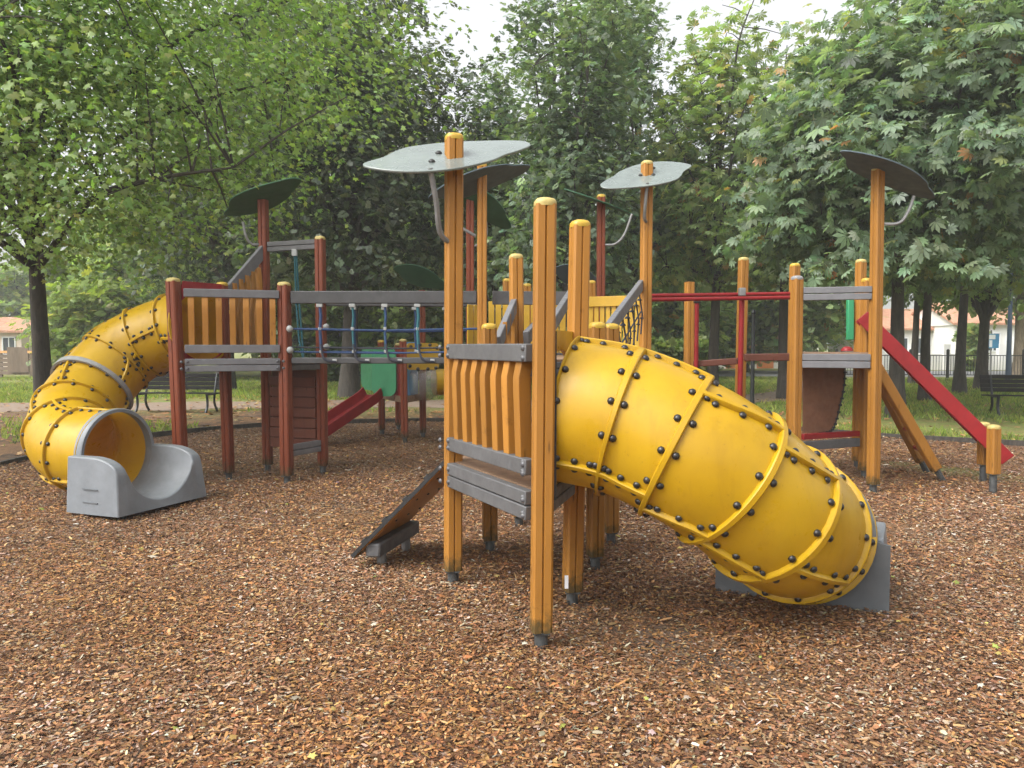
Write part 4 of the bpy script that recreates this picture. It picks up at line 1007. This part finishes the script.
# 3 silvery upright trees in the centre
tree('tall silvery green tree in the centre behind the near tower', GX(566, 20), 12, .15, (.1, 0, 6.6), (1.9, 1.9, 5.4), 330, 36, T_SPRAY, .175, 'silver', 8, fork=.2, gap=.36, limbs=24, cl_sigma=(.32, .32, .34), name='silver_tree', cut_low=2.4)
tree('narrow grey green tree between the evergreen oak and the silvery tree', GX(497, 23), 9, .12, (.1, 0, 5.3), (1.1, 1.2, 4.2), 180, 34, T_SPRAY, .175, 'silver', 9, fork=.2, gap=.25, limbs=16, cl_sigma=(.28, .28, .34), name='silver_tree', cut_low=2.2)
tree('pale silvery green tree rising behind the small leaf roof, thin topped', GX(632, 24), 12, .14, (.0, 0, 6.8), (1.7, 1.7, 5.2), 220, 32, T_SPRAY, .185, 'silver', 10, fork=.25, gap=.4, limbs=20, cl_sigma=(.32, .32, .34), name='silver_tree', cut_low=2.6)
# 4 thinning yellowish trees
tree('yellowing open crowned tree behind the red twin rails', G(713, 398), 10, .17, (.1, 0, 6.3), (2.4, 2.2, 4.3), 270, 19, T_HAND, .20, 'autumn', 12, fork=.3, gap=.36, limbs=30, cl_sigma=(.36, .36, .34), name='chestnut_tree', cut_low=3.2)
# 5 the big horse chestnut on the right
tree('large horse chestnut with big fan shaped leaves above the right tower', GX(893, 17), 9.5, .17, (.35, -.3, 5.5), (3.5, 3.2, 3.45), 460, 48, T_HAND, .20, 'chestnut', 14, fork=.34, gap=.25, limbs=30, cl_sigma=(.44, .44, .18), name='chestnut_tree', cut_low=2.95, droop=.45)
tree('slim dark trunked chestnut left of the right tower, behind its posts', G(783, 398), 9.5, .17, (.4, 0, 6.0), (2.3, 2.3, 3.9), 190, 20, T_HAND, .21, 'autumn', 15, fork=.36, gap=.25, limbs=24, cl_sigma=(.38, .38, .26), name='chestnut_tree', cut_low=3.6)
tree('straight chestnut with a bare dark trunk crossed by the red slide', G(926, 401), 9.5, .14, (.2, 0, 6.2), (2.5, 2.4, 3.5), 150, 22, T_HAND, .24, 'chestnut', 16, fork=.4, gap=.15, limbs=18, name='chestnut_tree', cut_low=3.5)
tree('chestnut with a thick straight trunk left of the forked tree', G(960, 393), 9.5, .17, (.3, 0, 6.4), (2.7, 2.6, 3.7), 140, 22, T_HAND, .25, 'chestnut', 17, fork=.4, gap=.15, limbs=18, name='chestnut_tree', cut_low=3.5)
tree('low forking tree behind the right bench', G(982, 389), 9, .20, (.4, 0, 6.2), (3.2, 3.0, 3.8), 150, 24, T_SPRAY, .32, 'mid', 18, fork=.17, gap=.15, limbs=18, name='tree', cut_low=3.4)
tree('thin trunked tree near the railings behind the red slide', G(913, 384), 8.5, .15, (.2, 0, 6.0), (2.6, 2.4, 3.4), 120, 22, T_SPRAY, .32, 'mid', 19, fork=.36, gap=.15, limbs=14, name='tree', cut_low=3.4)
tree('pale barked plane tree outside the railings at the right edge', G(1017, 376), 9, .28, (.0, 0, 6.4), (3.4, 3.0, 3.6), 180, 28, T_SPRAY, .36, 'autumn', 20, fork=.32, gap=.25, limbs=16, name='plane_tree', bk='bark_pale', cut_low=3.3)
# small limes / bright shrubs by the left lawn
tree('bright yellow green young tree beyond the left lawn', GX(98, 33), 4, .10, (.2, 0, 2.5), (1.9, 1.6, 1.8), 120, 40, T_SPRAY, .32, 'lime', 22, fork=.2, limbs=10, name='tree', cut_low=.6)

# trees further back: a few built, then copied
protos = [tree('bushy mid green tree in the belt of trees behind the park', (-16, 37, 0), 10, .2, (0, 0, 5.4), (3.6, 3.0, 4.6), 240, 34, T_SPRAY, .40, 'mid', 31, gap=.2, group='trees in the belt behind the park', limbs=14, cut_low=1.2),
          tree('slender green tree in the belt of trees behind the park', (-2.5, 34, 0), 10, .2, (0, 0, 5.6), (3.2, 3.0, 4.9), 220, 34, T_SPRAY, .40, 'mid', 32, gap=.2, group='trees in the belt behind the park', limbs=14, cut_low=1.0),
          tree('yellow tinged tree in the belt of trees behind the park', (6.5, 36, 0), 10, .2, (0, 0, 5.6), (3.2, 3.0, 4.6), 220, 32, T_SPRAY, .40, 'autumn', 33, gap=.22, group='trees in the belt behind the park', limbs=14, cut_low=1.6)]
for i, (pk, px, y, s_, rz) in enumerate([(0, 25, 64, 1.1, 1.1), (1, 110, 40, 1.0, 2.0), (1, 285, 36, 1.0, .4), (0, 330, 42, 1.1, 2.7), (2, 395, 39, .95, 1.7), (0, 430, 36, 1.0, 4.1),
                                         (1, 505, 41, 1.05, 3.3), (0, 560, 35, .9, 5.0), (2, 610, 40, 1.05, .9), (1, 665, 38, .95, 2.4), (0, 700, 44, 1.1, 3.9), (1, 745, 46, 1.2, 1.3), (2, 800, 42, 1.1, 5.2), 
                                         (0, 1180, 64, 1.2, 3.0), (1, -150, 52, 1.3, 3.6), (2, -260, 44, 1.2, 1.6), (0, -420, 40, 1.2, 0.6), (0, 170, 48, 1.3, 5.5), (1, 360, 52, 1.3, 0.3), (0, 470, 54, 1.3, 2.2), (2, 590, 55, 1.3, 3.1), (0, 780, 60, 1.4, 1.9)]):
    c = copy_tree(protos[pk]); c.location = GX(px, y); c.scale = (s_, s_, s_ * (.62 if 540 < px < 780 else .82)); c.rotation_euler = (0, 0, rz)

# hedges and shrubs
def hedge(label, p, q, h, w, seed, pal='hedge', n=7000, name='hedge', size=.16):
    rg = np.random.default_rng(seed); p = V(p); q = V(q); r = thing(name, label, 'hedge', (p + q) / 2); d = (q - p); L = d.length; d.normalize(); s_ = V((-d.y, d.x, 0))
    t = rg.random(n) * L; a = rg.random(n) * 2 - 1; b = rg.random(n); side = rg.random(n)
    u = np.where(side < .5, -1 + .25 * rg.random(n) * (side < .5), a); z = np.where(side < .5, b, 1 - .2 * rg.random(n) ** 2) * h * (1 + .1 * np.sin(t * 1.7 + seed) + .06 * np.sin(t * 4.1))
    pos = np.array(p.to_tuple()) + t[:, None] * np.array(d.to_tuple()) + (u * w / 2)[:, None] * np.array(s_.to_tuple()) + np.stack([0 * z, 0 * z, z], 1) + rg.normal(0, .05, (n, 3))
    X = rg.standard_normal((n, 3)); Z = rg.standard_normal((n, 3)) + np.array([0, -.4, .7])
    mb = MB(); mb.bar(p + V((0, 0, h * .45)), q + V((0, 0, h * .45)), w * .8, h * .85); mb.build('branches', M['bark'], r)
    scatter('foliage', SPRAY_V, SPRAY_F, pos, rot_from(X, Z), size * 1.6 * rg.lognormal(0, .25, n), palette(rg, GREENS[pal], n), M['leaf'], r)
hedge('clipped dark green hedge beyond the lawn behind the rope bridge', GX(276, 33), GX(478, 34), 1.35, 1.0, 41, n=5200)
hedge('dark green hedge beyond the lawn at the left behind the maple trunk', GX(52, 36), GX(160, 35), 1.25, 1.0, 42, n=3000)
hedge('loose green shrubs in a line behind the red twin rails', GX(590, 30), GX(700, 31), 1.6, 1.2, 43, 'mid', n=3200, size=.2)
hedge('small rounded shrub in front of the white house at right', GX(962, 47), GX(976, 47), 2.2, 1.2, 44, 'mid', n=900, size=.22)

# ------------------------------------------------------------------ houses, fences, street furniture
def house(label, x0, x1, y, dep, h, rh, wall, wins, doors=(), name='house', roof=True, chimney=None, overhang=.35):
    r = thing(name, label, 'house', ((x0 + x1) / 2, y, 0)); mb = MB(); mb.box(((x0 + x1) / 2, y + dep / 2, h / 2 - .2), (x1 - x0, dep, h + .4)); mb.build('wall', wall, r)
    if roof:
        a, b = x0 - overhang, x1 + overhang; ya, yb, ym = y - overhang, y + dep + overhang, y + dep / 2
        mb = MB(); mb.prism([V((a, ya, h - .02)), V((a, ym, h + rh)), V((a, yb, h - .02)), V((a, yb, h + .12)), V((a, ym, h + rh + .15)), V((a, ya, h + .12))], V((b - a, 0, 0))); rf = mb.build('roof', M['tile'], r, smooth=False)
        for gx in (x0 + .01, x1 - .01):
            mb = MB(); mb.prism([V((gx - .1, y + .1, h - .03)), V((gx - .1, ym, h + rh - .06)), V((gx - .1, y + dep - .1, h - .03))], V((.2, 0, 0))); mb.build('gable', wall, r)
        if chimney is not None: mb = MB(); mb.box((chimney, ym, h + rh + .3), (.6, .6, 1.1)); mb.build('chimney', wall, rf)
    for (wx, wz, ww, wh, sh) in wins:
        mb = MB(); t = .07
        for dx, dz, sx, sz in ((0, wh / 2, ww + t, t), (0, -wh / 2, ww + t, t), (-ww / 2, 0, t, wh), (ww / 2, 0, t, wh), (0, 0, t * .7, wh)): mb.box((wx + dx, y - .03, wz + dz), (sx, .08, sz))
        w = mb.build('window', M['sign_white'], r); mb = MB(); mb.box((wx, y - .005, wz), (ww - .02, .03, wh - .02)); mb.build('pane', M['glass'], w)
        if sh:
            for sg in (-1, 1): mb = MB(); mb.box((wx + sg * (ww * .75 + .08), y - .04, wz), (ww * .48, .05, wh)); mb.build('shutter', sh, w)
    for (dx, dw, dh, dm) in doors:
        mb = MB(); mb.box((dx, y - .03, dh / 2), (dw, .08, dh)); dd = mb.build('door', dm, r); mb = MB(); mb.dome((dx + dw * .38, y - .08, 1.0), .05, V((0, -1, 0))); mb.build('handle', M['iron'], dd)
    return r
X_ = lambda px, y: (px - 512) / F * y
house('long white house with an orange tiled roof across the street at the right', X_(955, 52), X_(1120, 52), 52, 7, 2.9, 1.5, M['render'], [(X_(992, 52), 1.75, .9, 1.2, None), (X_(1040, 52), 1.7, 1.0, 1.2, None)], [(X_(1012, 52), .95, 2.1, M['sign_white'])], chimney=X_(1060, 52))
house('low white house with an orange roof behind the red slide', X_(868, 55), X_(950, 55), 55, 7, 2.6, 1.5, M['render'], [(X_(900, 55), 1.5, 1.0, 1.1, None), (X_(922, 55), 1.5, 1.0, 1.1, None)], [(X_(938, 55), .95, 2.0, M['sign_white'])])
house('white building with orange doors seen between the trunks', X_(716, 52), X_(800, 52), 52, 7, 2.7, 1.0, M['render'], [(X_(748, 52), 1.5, .9, 1.2, None)], [(X_(732, 52), .8, 2.1, M['orange_paint']), (X_(765, 52), 1.1, 2.2, M['orange_paint']), (X_(785, 52), .8, 2.2, M['orange_paint'])])
house('pale building behind the belt of trees, centre right', X_(655, 58), X_(712, 58), 58, 6, 2.9, 1.0, M['render'], [(X_(675, 58), 1.6, 1.0, 1.2, None), (X_(695, 58), 1.6, 1.0, 1.2, None)])
house('cream house with a broad tiled roof at the left edge', X_(-80, 50), X_(22, 50), 50, 9, 2.35, 1.0, M['render_p'], [(X_(-10, 50), 1.5, 1.0, 1.1, None), (X_(10, 50), 1.5, .8, 1.1, None)])
house('white garden building behind the hedge beside the red tower', X_(285, 42), X_(342, 42), 42, 5, 2.45, .8, M['render'], [(X_(325, 42), 1.6, .8, 1.0, None)], [(X_(301, 42), .9, 2.0, M['sign_white'])])

# plank fence and tan rail at the far left
pf = thing('plank_fence', 'weathered brown plank fence with a tan top board at the far left', 'fence', GX(0, 38))
mb = MB(); a_ = GX(-120, 38); b_ = GX(62, 37)
for k in range(5): mb.bar(a_ + V((0, 0, .22 + .2 * k)), b_ + V((0, 0, .22 + .2 * k)), .04, .17)
mb.build('plank_panel', M['plank'], pf)
for k in range(7): p = a_.lerp(b_, k / 6); mb = MB(); mb.box(p + V((0, .06, .6)), (.12, .1, 1.2)); mb.build('fence_post', M['plank'], pf)
MB().bar(a_ + V((0, -.03, 1.22)), b_ + V((0, -.03, 1.22)), .06, .12).build('top_board', M['tan_board'], pf)
mb = MB(); p = GX(19, 37.2); mb.box(p + V((0, -.05, .85)), (1.0, .06, 1.2)); mb.build('gate', M['plank'], pf)

# metal railings along the street: panels with uprights
mf = thing('metal_railings', 'dark metal railings along the street behind the right lawn', 'railings', GX(950, 36))
a_, b_ = GX(800, 37.5), GX(1140, 36); L_ = (b_ - a_).length; d_ = (b_ - a_).normalized(); npan = 9
for k in range(npan + 1):
    p = a_ + d_ * (L_ * k / npan); mb = MB(); mb.box(p + V((0, 0, .65)), (.10, .10, 1.35)); mb.dome(p + V((0, 0, 1.325)), .05); mb.build('fence_post', M['iron'], mf)
    if k < npan:
        q = a_ + d_ * (L_ * (k + 1) / npan); mb = MB()
        for z in (.14, 1.06): mb.bar(p + d_ * .05 + V((0, 0, z)), q - d_ * .05 + V((0, 0, z)), .03, .04)
        m_ = int((q - p).length / .13)
        for i in range(1, m_): c = p.lerp(q, i / m_); mb.box(c + V((0, 0, .6)), (.018, .018, .9))
        mb.build('railing_panel', M['iron'], mf)

lp = thing('street_lamp', 'tall blue grey street lamp pole near the right edge', 'street lamp', G(1008, 381)); c = G(1008, 381)
mb = MB(); mb.tube([c, c + V((0, 0, 1.0)), c + V((0, 0, 5.6))], [.12, .10, .06], 10); mb.build('pole', M['bluepole'], lp)
mb = MB(); mb.tube(catmull([c + V((0, 0, 5.58)), c + V((-.2, 0, 5.9)), c + V((-.8, 0, 6.05))], 4), .04, 8); mb.build('arm', M['bluepole'], lp)
mb = MB(); mb.box(c + V((-1.05, 0, 6.05)), (.6, .25, .12)); mb.build('lamp_head', M['steel'], lp, bevel=.03)
lp = thing('park_post', 'slim dark metal post standing between the trunks behind the balance climber', 'post', G(752, 409)); c = G(752, 409)
mb = MB(); mb.tube([c, c + V((0, 0, .5)), c + V((0, 0, 2.3))], [.06, .05, .045], 10); mb.build('pole', M['iron'], lp)
mb = MB(); mb.tube([c + V((0, 0, 2.3)), c + V((0, 0, 2.33)), c + V((0, 0, 2.40))], [.05, .06, .02], 10); mb.build('pole_cap', M['iron'], lp)
sg = thing('street_sign', 'square blue and white sign on a pole before the white house', 'sign', G(990, 376)); c = G(990, 376)
mb = MB(); mb.tube([c, c + V((0, 0, 2.3))], .035, 8); mb.build('pole', M['steel'], sg)
mb = MB(); mb.box(c + V((0, -.05, 1.75)), (.72, .03, .72)); sf = mb.build('sign_board', M['shutter'], sg, bevel=.01)
mb = MB(); mb.box(c + V((0, -.068, 1.95)), (.34, .006, .22)); mb.box(c + V((-.05, -.068, 1.62)), (.14, .006, .34)); mb.build('symbol', M['sign_white'], sf)
gw = thing('garden_wall', 'low white garden wall with pillars before the houses at right', 'wall', (X_(960, 48.5), 48.5, 0))
mb = MB(); mb.box((X_(960, 48.5), 48.5, .5), (X_(1090, 48.5) - X_(860, 48.5), .2, 1.0)); mb.build('wall', M['render'], gw)
for px in (880, 912, 945, 975, 1000, 1030): mb = MB(); mb.box((X_(px, 48.5), 48.45, .8), (.4, .34, 1.6)); mb.build('pillar', M['render'], gw)

# ------------------------------------------------------------------ damp air that pales the far trees
hm = bpy.data.materials.new('damp_air'); hm.use_nodes = True; hn = hm.node_tree.nodes; hn.clear()
pv = hn.new('ShaderNodeVolumePrincipled'); pv.inputs['Density'].default_value = 0.0017; pv.inputs['Color'].default_value = (0.92, 0.95, 0.97, 1); pv.inputs['Anisotropy'].default_value = 0.2
ho = hn.new('ShaderNodeOutputMaterial'); hm.node_tree.links.new(pv.outputs[0], ho.inputs['Volume'])
mb = MB(); mb.box((0, 220, 9.5), (610, 570, 21.1)); tag(mb.build('haze', hm, smooth=False), 'thin damp air paling the distant trees', 'haze', kind='stuff')
S.cycles.volume_bounces = 1
